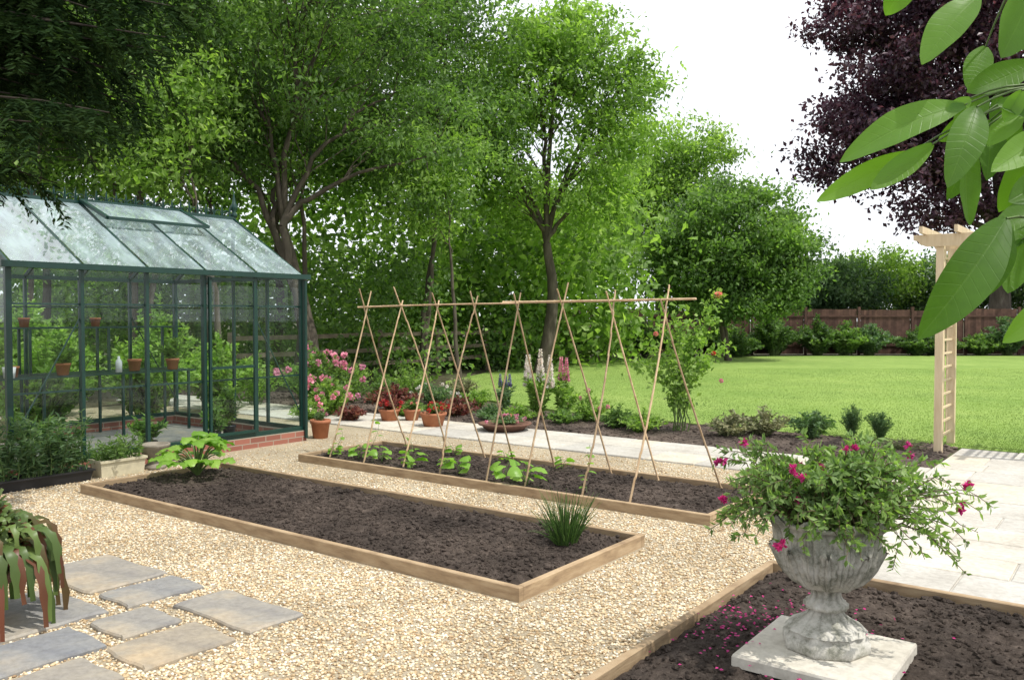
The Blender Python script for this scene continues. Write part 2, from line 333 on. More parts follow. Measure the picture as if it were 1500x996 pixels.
# soil grid
def soilgrid(u0,u1,v0,v1,z,amp,res=.035,seed=0.,edge=.04):
    nu=int((u1-u0)/res)+1; nv=int((v1-v0)/res)+1; us=np.linspace(u0,u1,nu); vs=np.linspace(v0,v1,nv); V=[]
    for b in vs:
        for a in us:
            h=mn.noise((a*3+seed,b*3,0))*.5+mn.noise((a*9+seed,b*9,3))*.45+mn.noise((a*24,b*24+seed,7))*.4
            e=min(a-u0,u1-a,b-v0,v1-b); V.append((a,b,z+amp*h-(edge*max(0,1-e/.12))))
    I=np.arange(nu*nv).reshape(nv,nu); F=np.stack([I[:-1,:-1],I[:-1,1:],I[1:,1:],I[1:,:-1]],-1).reshape(-1,4)
    return np.array(V),F
def soilpart(mb,u0,u1,v0,v1,z,amp,ncl,seed,res=.035,cs=(.004,.021)):
    V,F=soilgrid(u0,u1,v0,v1,z,amp,res,seed); mb.add(V,F,0)
    i=rng.integers(0,len(V),ncl); P=V[i]+np.stack([rng.uniform(-res/2,res/2,ncl),rng.uniform(-res/2,res/2,ncl),np.full(ncl,.002)],1)
    P[:,0]=np.clip(P[:,0],u0+.03,u1-.03); P[:,1]=np.clip(P[:,1],v0+.03,v1-.03)
    lumps(mb,P,cs[0]+(cs[1]-cs[0])*rng.uniform(0,1,ncl)**2.8,0,flat=.7,jit=.3)
mb=MB(); soilpart(mb,-9,5.86,5.93,7.75,.035,.04,5000,4.,.07,(.012,.04))
struct("flower_border",mb.mesh("flower_border",[m_soil2]),loc=W(0,0),rz=ROT,label="brown soil border beside lawn")
# raised beds
def raised(label,u0,v0,lu,lv,ncl,seed,zt=.095):
    o=thing("raised_bed",label,"raised bed",W(u0,v0),ROT,"timber edged beds in the gravel")
    t=.042; 
    for (a,b,tt) in [((0,0),(lu,t),.6),((0,lv-t),(lu,lv),.4),((0,t+.002),(t,lv-t-.002),.3),((lu-t,t+.002),(lu,lv-t-.002),.75)]:
        p=MB(); x0,y0=a; x1,y1=b; e=.005
        V=[]
        for z,i in ((0,0),(zt-e,0),(zt,e)):
            V+=[[x0+i,y0+i,z],[x1-i,y0+i,z],[x1-i,y1-i,z],[x0+i,y1-i,z]]
        F=[[0,1,5,4],[1,2,6,5],[2,3,7,6],[3,0,4,7],[4,5,9,8],[5,6,10,9],[6,7,11,10],[7,4,8,11],[8,9,10,11]]
        p.add(V,F,0,tt); obj("board",p.mesh("board",[m_plank]),o)
    p=MB(); soilpart(p,t,lu-t,t,lv-t,.075,.045,ncl,seed); obj("soil",p.mesh("soil",[m_soil]),o); return o
raised("long timber-edged bed of bare dark soil with rhubarb",0,0,4.9,1.46,14000,1.)
raised("timber-edged bed with bean canes over dark soil",.23,2.26,4.8,1.28,8000,20.)
raised("timber-edged bed holding the stone urn planter",5.81,-3.4,4.2,4.77,24000,40.)
# stepping stones
SL=[(2.2,2.88,-1.38,-.9),(2.95,3.28,-1.36,-.9),(3.44,4.12,-1.2,-.87),(3.35,3.69,-1.62,-1.3),(3.76,4.13,-1.75,-1.28),(2.6,3.25,-2.0,-1.46),(3.32,3.70,-2.2,-1.70),(3.77,4.13,-2.3,-1.85),(1.5,2.12,-2.2,-1.5)]
for (u0,u1,v0,v1) in SL:
    cx,cy=(u0+u1)/2,(v0+v1)/2; hx,hy=(u1-u0)/2,(v1-v0)/2; n=11; P=[]; w1,w2=random.uniform(0,6),random.uniform(0,6)
    for (ax,ay,bx,by) in ((-1,-1,1,-1),(1,-1,1,1),(1,1,-1,1),(-1,1,-1,-1)):
        for i in range(n):
            t=i/n; P.append([(ax+(bx-ax)*t)*hx+random.uniform(-.004,.004)+.007*math.sin(t*5+w1+ax),(ay+(by-ay)*t)*hy+random.uniform(-.004,.004)+.007*math.sin(t*6+w2+by)])
    P=np.array(P); k=len(P); V=[]
    for z,sc in ((0,1.),(.026,1.),(.036,.965)):
        for p in P: V.append([p[0]*sc,p[1]*sc,z])
    F=[[r*k+i,r*k+(i+1)%k,(r+1)*k+(i+1)%k,(r+1)*k+i] for r in range(2) for i in range(k)]
    mb=MB(); tt=random.random(); mb.add(V,F,0,tt); mb.add(V[2*k:],[list(range(k))],0,tt)
    o=thing("stepping_stone","grey buff riven stone slab laid in gravel","paving slab",W(cx,cy),ROT+random.uniform(-.02,.02),"stepping stones in the gravel",mb.mesh("stepping_stone",[m_step]))
# ---------------------------------------------------------------- trees
def tree(name,label,cat,base,r0,fork,lobes,ncl,nlv,ls,cr,mat,stems=1,lean=(0,0),wratio=.5,zsq=.55,shell=2.4):
    o=thing(name,label,cat,(base[0],base[1],0)); tb=MB(); lb=MB()
    tops=[]
    for s in range(stems):
        a=rng.uniform(0,6.28) if stems>1 else 0; off=np.array([math.cos(a),math.sin(a)*.6,0])*(.35*r0*4 if stems>1 else 0)
        top=np.array([lean[0]+off[0]*2.2,lean[1]+off[1]*2,fork]); P=bez(off*.5+[0,0,-.1],top,(rng.normal()*.10*fork/3,0,0),9,.02)
        tube(tb,P,np.linspace(r0*1.12,r0*.6,9)*(.7 if stems>1 else 1),9); tops.append(top)
    lobes=np.array(lobes,float); vol=np.prod(lobes[:,3:],axis=1)**.75; limb=[]
    for i,l in enumerate(lobes):
        a=tops[i%len(tops)]; b=l[:3]; dd=np.linalg.norm(b-a); P=bez(a,b,(-(b[0]-a[0])*.16,0,.05*dd),10,.045)
        tube(tb,P,np.linspace(r0*.42,r0*.12,10),7); limb.append(P)
    idx=rng.choice(len(lobes),ncl,p=vol/vol.sum()); dr=nz(rng.normal(size=(ncl,3))); rad=rng.uniform(.02,1,ncl)**(1/shell)
    C=lobes[idx,:3]+dr*rad[:,None]*lobes[idx,3:]*rng.uniform(.85,1.12,(ncl,1))
    for i in range(min(ncl,130)):
        P0=limb[idx[i]]; q=P0[rng.integers(3,10)]; tube(tb,bez(q,C[i],(0,0,.08),6,.03),np.linspace(r0*.10,r0*.02,6),5,cap=False)
    obj("trunk",tb.mesh("trunk",[m_bark],True),o)
    P=np.repeat(C,nlv,0); g=rng.normal(size=(len(P),3))*cr; g[:,2]*=zsq; sc=np.repeat(rng.uniform(.6,1.35,ncl),nlv); P=P+g*sc[:,None]
    D=rng.normal(size=(len(P),3)); D[:,2]-=.5
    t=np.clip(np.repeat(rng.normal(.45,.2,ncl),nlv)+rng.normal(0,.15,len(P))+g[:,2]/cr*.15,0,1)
    Ls=ls*rng.uniform(.6,1.25,len(P)); kites(lb,P,D,Ls,Ls*wratio,t=t,up=.7)
    obj("crown",lb.mesh("crown",[mat]),o); return o
tree("willow_tree","tall multi-stemmed green tree behind the greenhouse","tree",(-3.9,17.5),.17,3.4,[(-1.6,0,6.6,2.4,2.1,2.0),(1.4,.5,6.2,2.,2.,1.7),(-3.0,0,5.6,1.8,1.7,1.3),(0,0,9,3.6,3,2.4),(2.2,.2,4.9,1.5,1.5,1.4),(-1.,.6,4.9,1.6,1.3,.8)],290,110,.14,.33,m_leaf,stems=3,lean=(-.7,0),wratio=.42)
tree("ash_tree","tall airy light green tree beside the lawn","tree",(.75,23.5),.19,3.6,[(0,0,8.2,2.4,2.3,1.7),(-1.9,0,6.7,1.7,1.6,1.3),(1.9,0,6.6,1.5,1.5,1.3),(.6,0,9.3,1.6,1.6,.9),(2.5,0,8.0,.9,.9,.8),(-.9,-.3,5.0,1.4,1.2,1.),(1.6,-.2,4.8,1.1,1.,.8)],310,90,.17,.34,m_leafl,lean=(.2,0))
tree("hazel_tree","slender leafy green tree behind the flower border","tree",(-2.3,21.5),.12,3.4,[(0,0,8.3,2.5,2.,2.0),(-.4,0,5.6,1.8,1.7,1.3),(.9,0,10.6,1.8,1.8,1.2),(1.2,0,6.4,1.4,1.4,1.4)],230,95,.15,.38,m_leaf,stems=2)
tree("birch_tree","tall green tree with thin trunk behind greenhouse","tree",(-7.4,16.5),.11,3.2,[(0,0,6.4,2.0,1.8,2.0),(-1.5,0,5.,1.4,1.4,1.2),(1.2,.3,8.6,2.,2.,1.6),(.8,0,4.6,1.2,1.1,.8)],210,90,.14,.36,m_leaf,stems=2,lean=(.4,0))
tree("birch_tree","tall slender tree with bright sunlit leaves","tree",(-10.6,19.5),.12,3.,[(0,0,6.4,2.4,2.,2.1),(1.6,0,8.8,2.2,2.,1.8),(-1.5,0,4.4,1.5,1.5,1.2),(1.4,0,4.2,1.4,1.2,1.)],240,85,.15,.4,m_leafl)
tree("birch_tree","tall slender dark green tree in the boundary wood","tree",(-6.2,22.5),.13,4.,[(0,0,9.,3.,2.,2.6),(-1.6,0,6.,1.8,1.8,1.6),(1.6,0,6.2,1.8,1.6,1.5)],220,90,.17,.42,m_leaf)
tree("hawthorn_tree","rounded dense green tree at lawn edge","tree",(7.7,30),.15,1.7,[(0,0,4.5,2.4,2.3,1.9),(-1.7,0,3.4,1.5,1.5,1.5),(1.7,0,3.4,1.4,1.4,1.5),(.3,-.6,2.8,2.0,1.2,1.3),(0,-.3,2.2,1.7,1.2,.9)],440,115,.17,.33,m_leaf,stems=2,wratio=.55,shell=3)
tree("field_maple_tree","tall light green tree behind the fence","tree",(7.0,41),.25,4,[(-1.2,0,8.4,2.5,2.4,2.4),(1.5,0,8.6,2.1,2.2,2.4),(0,0,6,3,2.4,2.),(-3,0,6.5,1.6,1.6,1.6)],350,95,.22,.45,m_leafl,shell=3)
tree("field_maple_tree","tree with pale green crown beyond the garden fence","tree",(1.6,38),.2,3,[(0,0,5.4,2.2,2.2,2.2),(2.2,0,4.6,1.7,1.6,1.6)],200,85,.22,.42,m_leafl,shell=3)
tree("copper_beech_tree","huge copper beech with dark purple leaves","tree",(21.6,38),.5,5.0,[(0,0,13,5.6,5,5.2),(-4.8,0,12.2,3.2,3,3.4),(-6.3,0,9.2,2.7,2.4,2.1),(-3.2,-.6,8.2,2.8,2.2,1.9),(-2,0,16.4,4,4,3),(5,0,10,4,4,4),(.3,-1,6.6,2.8,2,1.5),(-6.6,0,15.,2.,1.8,1.8),(3,-2,6.,3,2,1.6),(-3.6,-1,5.9,1.6,1.2,1.0)],860,105,.26,.48,m_beech,shell=2.3,wratio=.6)
for (x,y,h,r,l,mt) in [(16.6,44,3.1,2.3,"rounded shrubby tree beyond the fence",m_leafb),(19.6,46,3.6,2.2,"small pale leafy tree beyond the fence",m_leafl),(12.4,45,3.2,2.6,"pale green shrubby tree beyond the fence",m_leafl),(26,44,3.6,3,"leafy tree beyond the fence",m_leafd),(23.5,47,3.4,2.6,"dense leafy tree beyond the fence",m_leafb)]:
    tree("small_tree",l,"tree",(x,y),.13,1.,[(0,0,h,r,r,h*.5),(-r*.6,0,h*.75,r*.7,r*.6,h*.4)],130,85,.23,.42,mt,shell=3)
# wood mass behind
mb=MB(); n=700; C=np.stack([rng.uniform(-36,3.5,n),rng.uniform(26,31,n),rng.uniform(.03,1,n)*12.5],1)
C[:,2]=np.where(C[:,0]>-3,C[:,2]*.42,C[:,2]); C[:160,2]=rng.uniform(.3,4.2,160); C[:160,0]=rng.uniform(-30,4,160); P=np.repeat(C,90,0)+rng.normal(size=(n*90,3))*[.95,.9,.6]
t=np.clip(np.repeat(rng.normal(.42,.25,n),90)+rng.normal(0,.15,n*90),0,1); kites(mb,P,rng.normal(size=(len(P),3)),.34*rng.uniform(.6,1.2,len(P)),.2,t=t)
struct("woodland",mb.mesh("woodland",[m_leafl]),"stuff",label="dense wood of green trees along the boundary")  # lighter leaf colour stands in for sunlight on the wood behind
mb=MB(); n=380; C=np.stack([rng.uniform(-24,1.2,n),rng.uniform(20,25.5,n),rng.uniform(0,1,n)**1.2*3.2],1); C[:,1]+=np.where(C[:,0]>-2,4,0)
P=np.repeat(C,100,0)+rng.normal(size=(n*100,3))*[.6,.5,.4]; P[:,2]=np.abs(P[:,2])
t=np.clip(np.repeat(rng.normal(.45,.25,n),100)+rng.normal(0,.15,n*100),0,1); kites(mb,P,rng.normal(size=(len(P),3)),.17*rng.uniform(.6,1.2,len(P)),.10,t=t)
struct("undergrowth",mb.mesh("undergrowth",[m_leaf]),"stuff",label="ivy and undergrowth below the trees")
for (x,y,h,r,ln) in [(-9.2,16,6,.06,.6),(-5.4,15.5,5.5,.065,-.6),(-4.9,19,7,.07,.4),(-12,17,6,.08,.3),(-8.2,18,7,.06,-.3),(-1.2,19.5,5,.05,-.4),(-6.6,18.5,6.5,.06,.2)]:
    lobes=[(ln,0,h,1.1,1.,.9),(ln*.6-.6,0,h*.78,.7,.7,.5)]
    tree("sapling_tree","thin upright trunk with light leafy top","tree",(x,y),r,h*.6,lobes,55,80,.14,.34,m_leafl,lean=(ln*.5,0))
# conifer at the side of the greenhouse
o=thing("yew_tree","dark conifer with drooping needle-covered branches","tree",(-7.6,6.2,0)); tb=MB(); lb=MB()
tube(tb,[(0,0,-.1),(.05,0,2),(0,.05,4.5),(.05,0,8)],[.28,.22,.15,.05],10)
PP=[];DD=[];TT=[]
for i in range(200):
    if i<165:
        ye=rng.uniform(4.8,7.4); r=rng.uniform(.355,.80)
        sl=np.interp(r,[.35,.40,.45,.5,.6,.8],[.32,.24,.185,.105,.12,.14])
        E=np.array([-r*ye+7.6,ye-6.2,1.6+ye*sl+.24+rng.uniform(0,1)**1.2*2.0])
    else:
        a=rng.uniform(1.2,5.4); ln=rng.uniform(1.5,3.2); E=np.array([math.cos(a)*ln,math.sin(a)*ln,rng.uniform(2.2,6.5)])
    S0=np.array([0,0,min(E[2]+rng.uniform(.2,1.1),7)]); P=bez(S0,E,(0,0,.22),12,.03)
    tube(tb,P,np.linspace(.028,.004,12),5,cap=False)
    L=np.linalg.norm(E-S0); side=np.cross((E-S0)/L,(0,0,1))
    for k in range(int(11*L)):
        f=rng.uniform(.3,1.)**.8*.99; ii=int(f*11); q=P[ii]+(P[ii+1]-P[ii])*rng.uniform()
        tl=rng.uniform(.15,.48); sd=rng.choice([-1,1])*rng.uniform(.3,1.); e=q+side*sd*tl*.7+(E-S0)/L*tl*.45+np.array([0,0,-tl*rng.uniform(.2,.95)])
        m_=36; s_=rng.uniform(0,1,(m_,1)); p=q+(e-q)*s_+np.array([0,0,-.06])*s_*s_; ax=(e-q)/np.linalg.norm(e-q); sp=np.cross(ax,(0,0,1)); sp/=np.linalg.norm(sp)+1e-6
        PP.append(p+rng.normal(size=p.shape)*.006); DD.append(ax*.7+sp*rng.choice([-1,1],(m_,1))*.9+rng.normal(size=p.shape)*.25); TT.append(np.clip(rng.normal(.42,.2)+rng.normal(0,.12,m_)+.25*s_[:,0],0,1))
P=np.concatenate(PP); kites(lb,P,np.concatenate(DD),rng.uniform(.045,.08,len(P)),.018,t=np.concatenate(TT),up=.6)
obj("trunk",tb.mesh("trunk",[m_barkd],True),o); obj("crown",lb.mesh("crown",[m_yew]),o)
# ---------------------------------------------------------------- big leaves (broad blades)
def bigleaf(mb,base,tip,width,nrm=(0,-.3,1),droop=.1,fold=.12,prof='oval',m=0,t=.5,nl=9,wave=.0,store=None):
    a=np.array(base,float); b=np.array(tip,float); L=np.linalg.norm(b-a); d=(b-a)/L; nrm=np.array(nrm,float)
    s=np.cross(d,nrm); s/=np.linalg.norm(s); n=np.cross(s,d); V=[];lu=[];lv=[]
    cols=[-1,-.5,0,.5,1]; ph0=rng.uniform(0,6)
    for i in range(nl+1):
        q=i/nl
        w={'oval':math.sin(math.pi*min(1,q*.97+.03)**.85)**.75,'broad':math.sin(math.pi*min(1,q*.96+.03)**.98)**.75,'heart':(math.sin(math.pi*(q*.92+.07)**.55))**.7,'long':math.sin(math.pi*(q*.94+.05))**.5}[prof] if q<1 else .02
        w=max(w,.03)*width/2; c=a+d*L*q+n*droop*L*math.sin(math.pi*q)-np.array([0,0,1])*droop*L*q*q*.6
        for x in cols:
            V.append(c+s*x*w+n*(abs(x)*fold*w*2-fold*w+math.sin(q*18+ph0+x*2)*wave*width*abs(x))); lu.append(x); lv.append(q)
    F=[[i*5+j,i*5+j+1,(i+1)*5+j+1,(i+1)*5+j] for i in range(nl) for j in range(4)]
    mb.add(V,F,m,t)
    if store is not None: store[0].extend(lu); store[1].extend(lv)
def walnutmat():
    m,nt,bs,out=M("walnut_leaf")
    U=attr(nt,"lu"); Vv=attr(nt,"lv")
    ab=math_(nt,'ABSOLUTE',U,0.)
    fr=math_(nt,'FRACT',math_(nt,'MULTIPLY',math_(nt,'ADD',math_(nt,'MULTIPLY',ab,-.10),Vv),12.),0.)
    sv=ramp(nt,[(0,(.6,.6,.6)),(.06,(0,0,0)),(.94,(0,0,0)),(1,(.6,.6,.6))],fr)
    mr=ramp(nt,[(.02,(1,1,1)),(.06,(0,0,0))],ab)
    vv=mix(nt,sv,mr,1.,'ADD')
    n=tex(nt,"ShaderNodeTexNoise",14,5); c=ramp(nt,[(.3,(.035,.09,.018)),(.7,(.075,.165,.03))],n.outputs[0])
    t=attr(nt); c=mix(nt,c,(.19,.34,.06),t); c=mix(nt,c,(.20,.32,.09),math_(nt,'MULTIPLY',vv,.14))
    nt.links.new(c,bs.inputs["Base Color"]); bs.inputs["Roughness"].default_value=.42; bs.inputs["Specular IOR Level"].default_value=.35; bump(nt,vv,bs,.3,-.003)
    tr=nt.nodes.new("ShaderNodeBsdfTranslucent"); nt.links.new(mix(nt,c,(1.7,2.,.5),1.,'MULTIPLY'),tr.inputs[0])
    x=nt.nodes.new("ShaderNodeMixShader"); x.inputs[0].default_value=.48; nt.links.new(bs.outputs[0],x.inputs[1]); nt.links.new(tr.outputs[0],x.inputs[2]); nt.links.new(x.outputs[0],out.inputs[0]); return m
m_wal=walnutmat()
o=thing("walnut_tree","walnut tree with large overhanging green leaves","tree",(2.3,1.3,0)); tb=MB(); lb=MB(); st=([],[])
ox,oy=2.3,1.3
def T_(x,z,y): return (x-ox,y-oy,z)
tube(tb,[(0,0,-.1),(.02,0,1.2),(-.03,.02,2.1),(0,0,3.2)],[.12,.1,.085,.06],10)
tube(tb,bez((-.03,.02,2.1),T_(.97,2.0,1.52),(0,0,.1),8),np.linspace(.04,.006,8),7)
tube(tb,bez((-.03,.02,1.9),T_(.97,1.74,1.5),(0,0,.1),8),np.linspace(.035,.006,8),7)
tube(tb,bez((-.0,.02,2.5),T_(.9,2.22,1.5),(0,0,.1),8),np.linspace(.035,.006,8),7)
LV=[(.79,1.968,.588,1.890,.060,1.50,.55,0),(.72,1.895,.556,1.810,.042,1.55,.9,0),(.735,1.90,.628,1.820,.040,1.5,.6,0),(.79,1.955,.726,1.825,.056,1.46,.3,0),(.80,1.905,.820,1.760,.056,1.5,.3,0),
 (.91,1.91,.790,1.841,.050,1.44,.9,0),(.81,2.155,.708,2.042,.062,1.5,.5,2),(.90,2.17,.832,2.042,.072,1.48,.4,2),(.82,1.762,.676,1.580,.078,1.42,.2,1),(.84,1.765,.808,1.63,.066,1.46,.15,1),
 (.95,1.79,.840,1.755,.052,1.5,.35,1),(.95,1.63,.862,1.56,.045,1.5,.8,1),(.94,1.95,.825,1.962,.046,1.46,.3,0),(.93,2.05,.815,2.0,.052,1.53,.4,0),(.96,1.85,.87,1.80,.05,1.52,.3,0),(.93,1.96,.87,1.88,.05,1.42,.6,0),
 (.97,1.76,.90,1.68,.056,1.46,.3,1),(.98,2.08,.89,2.035,.056,1.45,.3,0),(.70,2.2,.665,2.14,.045,1.5,.5,2),(.99,1.95,.93,1.82,.066,1.5,.35,0),(1.02,2.14,.95,2.03,.07,1.5,.35,2),
 (.86,2.00,.79,1.92,.044,1.56,.5,0),(.88,1.96,.86,1.85,.05,1.58,.2,0),(.93,1.90,.90,1.80,.05,1.55,.6,0),(.90,2.01,.93,1.90,.05,1.6,.2,0),(.86,1.92,.81,1.82,.044,1.6,.2,0),(.97,2.16,.90,2.08,.052,1.56,.3,2),(.96,1.82,.92,1.73,.05,1.6,.2,1),
 (.89,1.95,.83,1.90,.04,1.5,.9,0),(.84,1.96,.77,1.92,.036,1.53,.6,0),(1.0,1.7,.95,1.60,.056,1.5,.3,1),(.95,2.0,.90,1.94,.055,1.38,.7,0),(.88,2.10,.84,2.02,.045,1.6,.3,2),(.93,1.74,.90,1.64,.05,1.56,.3,1),(.86,1.98,.84,1.93,.03,1.45,1.,0),(.80,1.98,.76,1.95,.026,1.5,1.,0)]
nodes_={0:(.97,2.0,1.52),1:(.97,1.74,1.5),2:(.9,2.22,1.5)}
for (bx,bz,tx,tz,w,d,t,k) in LV:
    a=T_(bx,bz,d); b=T_(tx,tz,d-rng.uniform(-.04,.04))
    bigleaf(lb,a,b,w*1.08,(rng.uniform(-.45,.45),-1,rng.uniform(.0,.7)),rng.uniform(-.03,.14),.14,'broad',0,t,16,.012,st)
    q=nodes_[k]; tube(tb,bez(T_(q[0],q[1],q[2]),a,(0,0,.015),6),np.linspace(.0028,.0016,6),5,cap=False)
for i in range(160):
    a=np.array([rng.uniform(-.9,.9),rng.uniform(-.8,.6),rng.uniform(2.35,4.)]); dr=rng.normal(size=3); dr[2]-=.6; dr/=np.linalg.norm(dr)
    if a[0]<-.7: a[2]+=.3
    bigleaf(lb,a,a+dr*.17,.07,(.1,.1,1),.08,.1,'oval',0,rng.uniform(.2,.7),7,.01,st)
    if i%3==0: tube(tb,bez((0,0,2.2),a,(0,0,.1),5),np.linspace(.02,.004,5),5,cap=False)
me=lb.mesh("leaves",[m_wal],True)
for nme,arr in (("lu",st[0]),("lv",st[1])):
    A=me.attributes.new(nme,"FLOAT","POINT"); A.data.foreach_set("value",np.array(arr,np.float32))
obj("trunk",tb.mesh("trunk",[m_stem],True),o); obj("leaves",me,o)
# ---------------------------------------------------------------- greenhouse
g=thing("greenhouse","dark green framed glass greenhouse on low brick base","greenhouse",W(-.95,-.2),ROT)
GL,GW,EZ,RZ,BZ=3.55,2.95,2.1,2.92,.145; rx=-GW/2
p=MB(); t=.11
box(p,(-t,0,0),(0,GL,BZ)); box(p,(-GW,0,0),(-GW+t,GL,BZ)); box(p,(-GW+t+.002,0,0),(-t-.002,t,BZ)); box(p,(-GW+t+.002,GL-t,0),(-t-.002,GL,BZ)); obj("base_wall",p.mesh("base_wall",[m_brick]),g)
p=MB(); box(p,(-GW+t+.002,t+.002,.01),(-t-.002,GL-t-.002,.03)); obj("floor",p.mesh("floor",[m_step]),g)
p=MB(); xf=-.045; nb=5; ys=[.03+(GL-.06)*i/nb for i in range(nb+1)]
for x in (xf,-GW+.045):
    for y in ys: beam(p,(x,y,BZ),(x,y,EZ),.034 if y not in (ys[0],ys[-1]) else .055,.045,up=(1,0,0))
    beam(p,(x,0,BZ+.025),(x,GL,BZ+.025),.06,.05); beam(p,(x,0,EZ),(x,GL,EZ),.06,.05)
for y in ys:
    for x in (xf,-GW+.045): beam(p,(x,y,EZ),(rx,y,RZ),.026,.05)
for y in (.03,GL-.03):
    beam(p,(-GW+.05,y,EZ),(-.05,y,EZ),.05,.05); beam(p,(-GW+.05,y,BZ+.025),(-.05,y,BZ+.025),.05,.05)
    for f in (.25,.5,.75):
        x=-GW*f; z=EZ+(RZ-EZ)*(1-abs(f-.5)*2); beam(p,(x,y,BZ),(x,y,z),.035,.035,up=(1,0,0))
beam(p,(rx,0,RZ),(rx,GL,RZ),.06,.07)
for x in (xf-.02,-GW+.07):
    beam(p,(x,ys[0],.35),(x,ys[1],1.6),.012,.012); beam(p,(x,ys[4],1.6),(x,ys[5],.35),.012,.012)
for x in (-GW+.06,xf-.03):
    for z in (.85,1.72): beam(p,(x,.03,z),(x,GL-.03,z),.015,.02)
obj("frame",p.mesh("frame",[m_green]),g)
p=MB(); box(p,(-.02,-.06,EZ-.035),(.05,GL+.05,EZ+.025)); obj("gutter",p.mesh("gutter",[m_green]),g)
p=MB(); tube(p,[(.02,GL-.02,EZ-.05),(.02,GL-.02,.05)],.022,8); obj("downpipe",p.mesh("downpipe",[m_green],True),g)
p=MB()
for i in range(29):
    y=.03+i*.123; tube(p,[(rx,y,RZ+.03),(rx,y,RZ+.12),(rx,y,RZ+.18)],[.010,.013,.003],6)
    a=np.linspace(0,math.pi,9)
    if i<28:
        tube(p,np.stack([np.full(9,rx),y+.0615+.054*np.cos(a),RZ+.035+.075*np.sin(a)],1),.008,5)
        a=np.linspace(0,6.28,9); tube(p,np.stack([np.full(9,rx),y+.0615+.02*np.cos(a),RZ+.06+.02*np.sin(a)],1),.005,4,cap=False)
obj("ridge_cresting",p.mesh("ridge_cresting",[m_green]),g)
FIN=[(.0,0),(.04,.0),(.05,.04),(.022,.07),(.045,.11),(.052,.15),(.026,.20),(.014,.28),(.0,.38)]
for y in (GL-.01,.01):
    p=MB(); lathe(p,FIN,14,c=(rx,y,RZ+.03)); obj("finial",p.mesh("finial",[m_green],True),g)
def pane(name,V,mat):
    p=MB(); p.add(V,[[0,1,2,3]]); return obj(name,p.mesh(name,[mat]),g)
for i in range(nb):
    y0,y1=ys[i]+.02,ys[i+1]-.02
    for x in (xf,-GW+.045): pane("window_pane",[(x,y0,BZ+.05),(x,y1,BZ+.05),(x,y1,EZ-.03),(x,y0,EZ-.03)],m_glass)
    for x in (xf+.04,-GW+.005):
        pane("roof_pane",[(x,y0,EZ+.022),(x,y1,EZ+.022),(rx,y1,RZ+.01),(rx,y0,RZ+.01)],m_roofglass)
for y in (.03,GL-.03):
    for a,b in ((0,.25),(.25,.5),(.5,.75),(.75,1)):
        za=EZ+(RZ-EZ)*(1-abs(a-.5)*2); zb=EZ+(RZ-EZ)*(1-abs(b-.5)*2)
        pane("gable_pane",[(-GW*a-.02,y,BZ+.05),(-GW*b+.02,y,BZ+.05),(-GW*b+.02,y,zb-.03),(-GW*a-.02,y,za-.03)],m_glass)
y0,y1=ys[2],ys[2]+(ys[4]-ys[2])*.92
v=obj("roof_vent",None,g)
def rp(f,lift): return (xf+(rx-xf)*f, EZ+(RZ-EZ)*f+.03+lift)
p=MB(); (xa,za),(xb,zb)=rp(.55,.13),rp(.97,.03)
for a,b in (((xa,y0,za),(xa,y1,za)),((xb,y0,zb),(xb,y1,zb)),((xa,y0,za),(xb,y0,zb)),((xa,y1,za),(xb,y1,zb))): beam(p,a,b,.045,.035)
obj("vent_frame",p.mesh("vent_frame",[m_green]),v)
p=MB(); p.add([(xa,y0,za),(xa,y1,za),(xb,y1,zb),(xb,y0,zb)],[[0,1,2,3]]); obj("vent_glass",p.mesh("vent_glass",[m_roofglass]),v)
p=MB(); a,b=ys[3]+.045,ys[4]-.045
for q0,q1 in (((.0,a,.2),(.0,a,EZ-.05)),((.0,b,.2),(.0,b,EZ-.05)),((.0,a,.22),(.0,b,.22)),((.0,a,1.0),(.0,b,1.0)),((.0,a,EZ-.07),(.0,b,EZ-.07))): beam(p,q0,q1,.03,.03,up=(1,0,0))
obj("door",p.mesh("door",[m_green]),g)
for (nm,x0,x1,z) in (("staging_bench",-2.75,-2.15,.85),("upper_shelf",-2.8,-2.5,1.45)):
    p=MB()
    for i in range(5):
        xx=x0+(x1-x0)*i/4; beam(p,(xx,.2,z),(xx,GL-.2,z),.05 if nm[0]=='s' else .03,.02)
    for y in (.3,1.3,2.3,3.25):
        for xx in (x0,x1): beam(p,(xx,y,.03 if nm[0]=='s' else .86),(xx,y,z-.012),.03,.03)
    thing(nm,"slatted green metal bench inside the greenhouse" if nm[0]=='s' else "narrow metal shelf above the greenhouse bench","shelf",W(-.95,-.2),ROT,None,p.mesh(nm,[m_green]))
def GW_(x,y,z): # greenhouse local -> world
    return W(-.95+x,-.2+y,z)
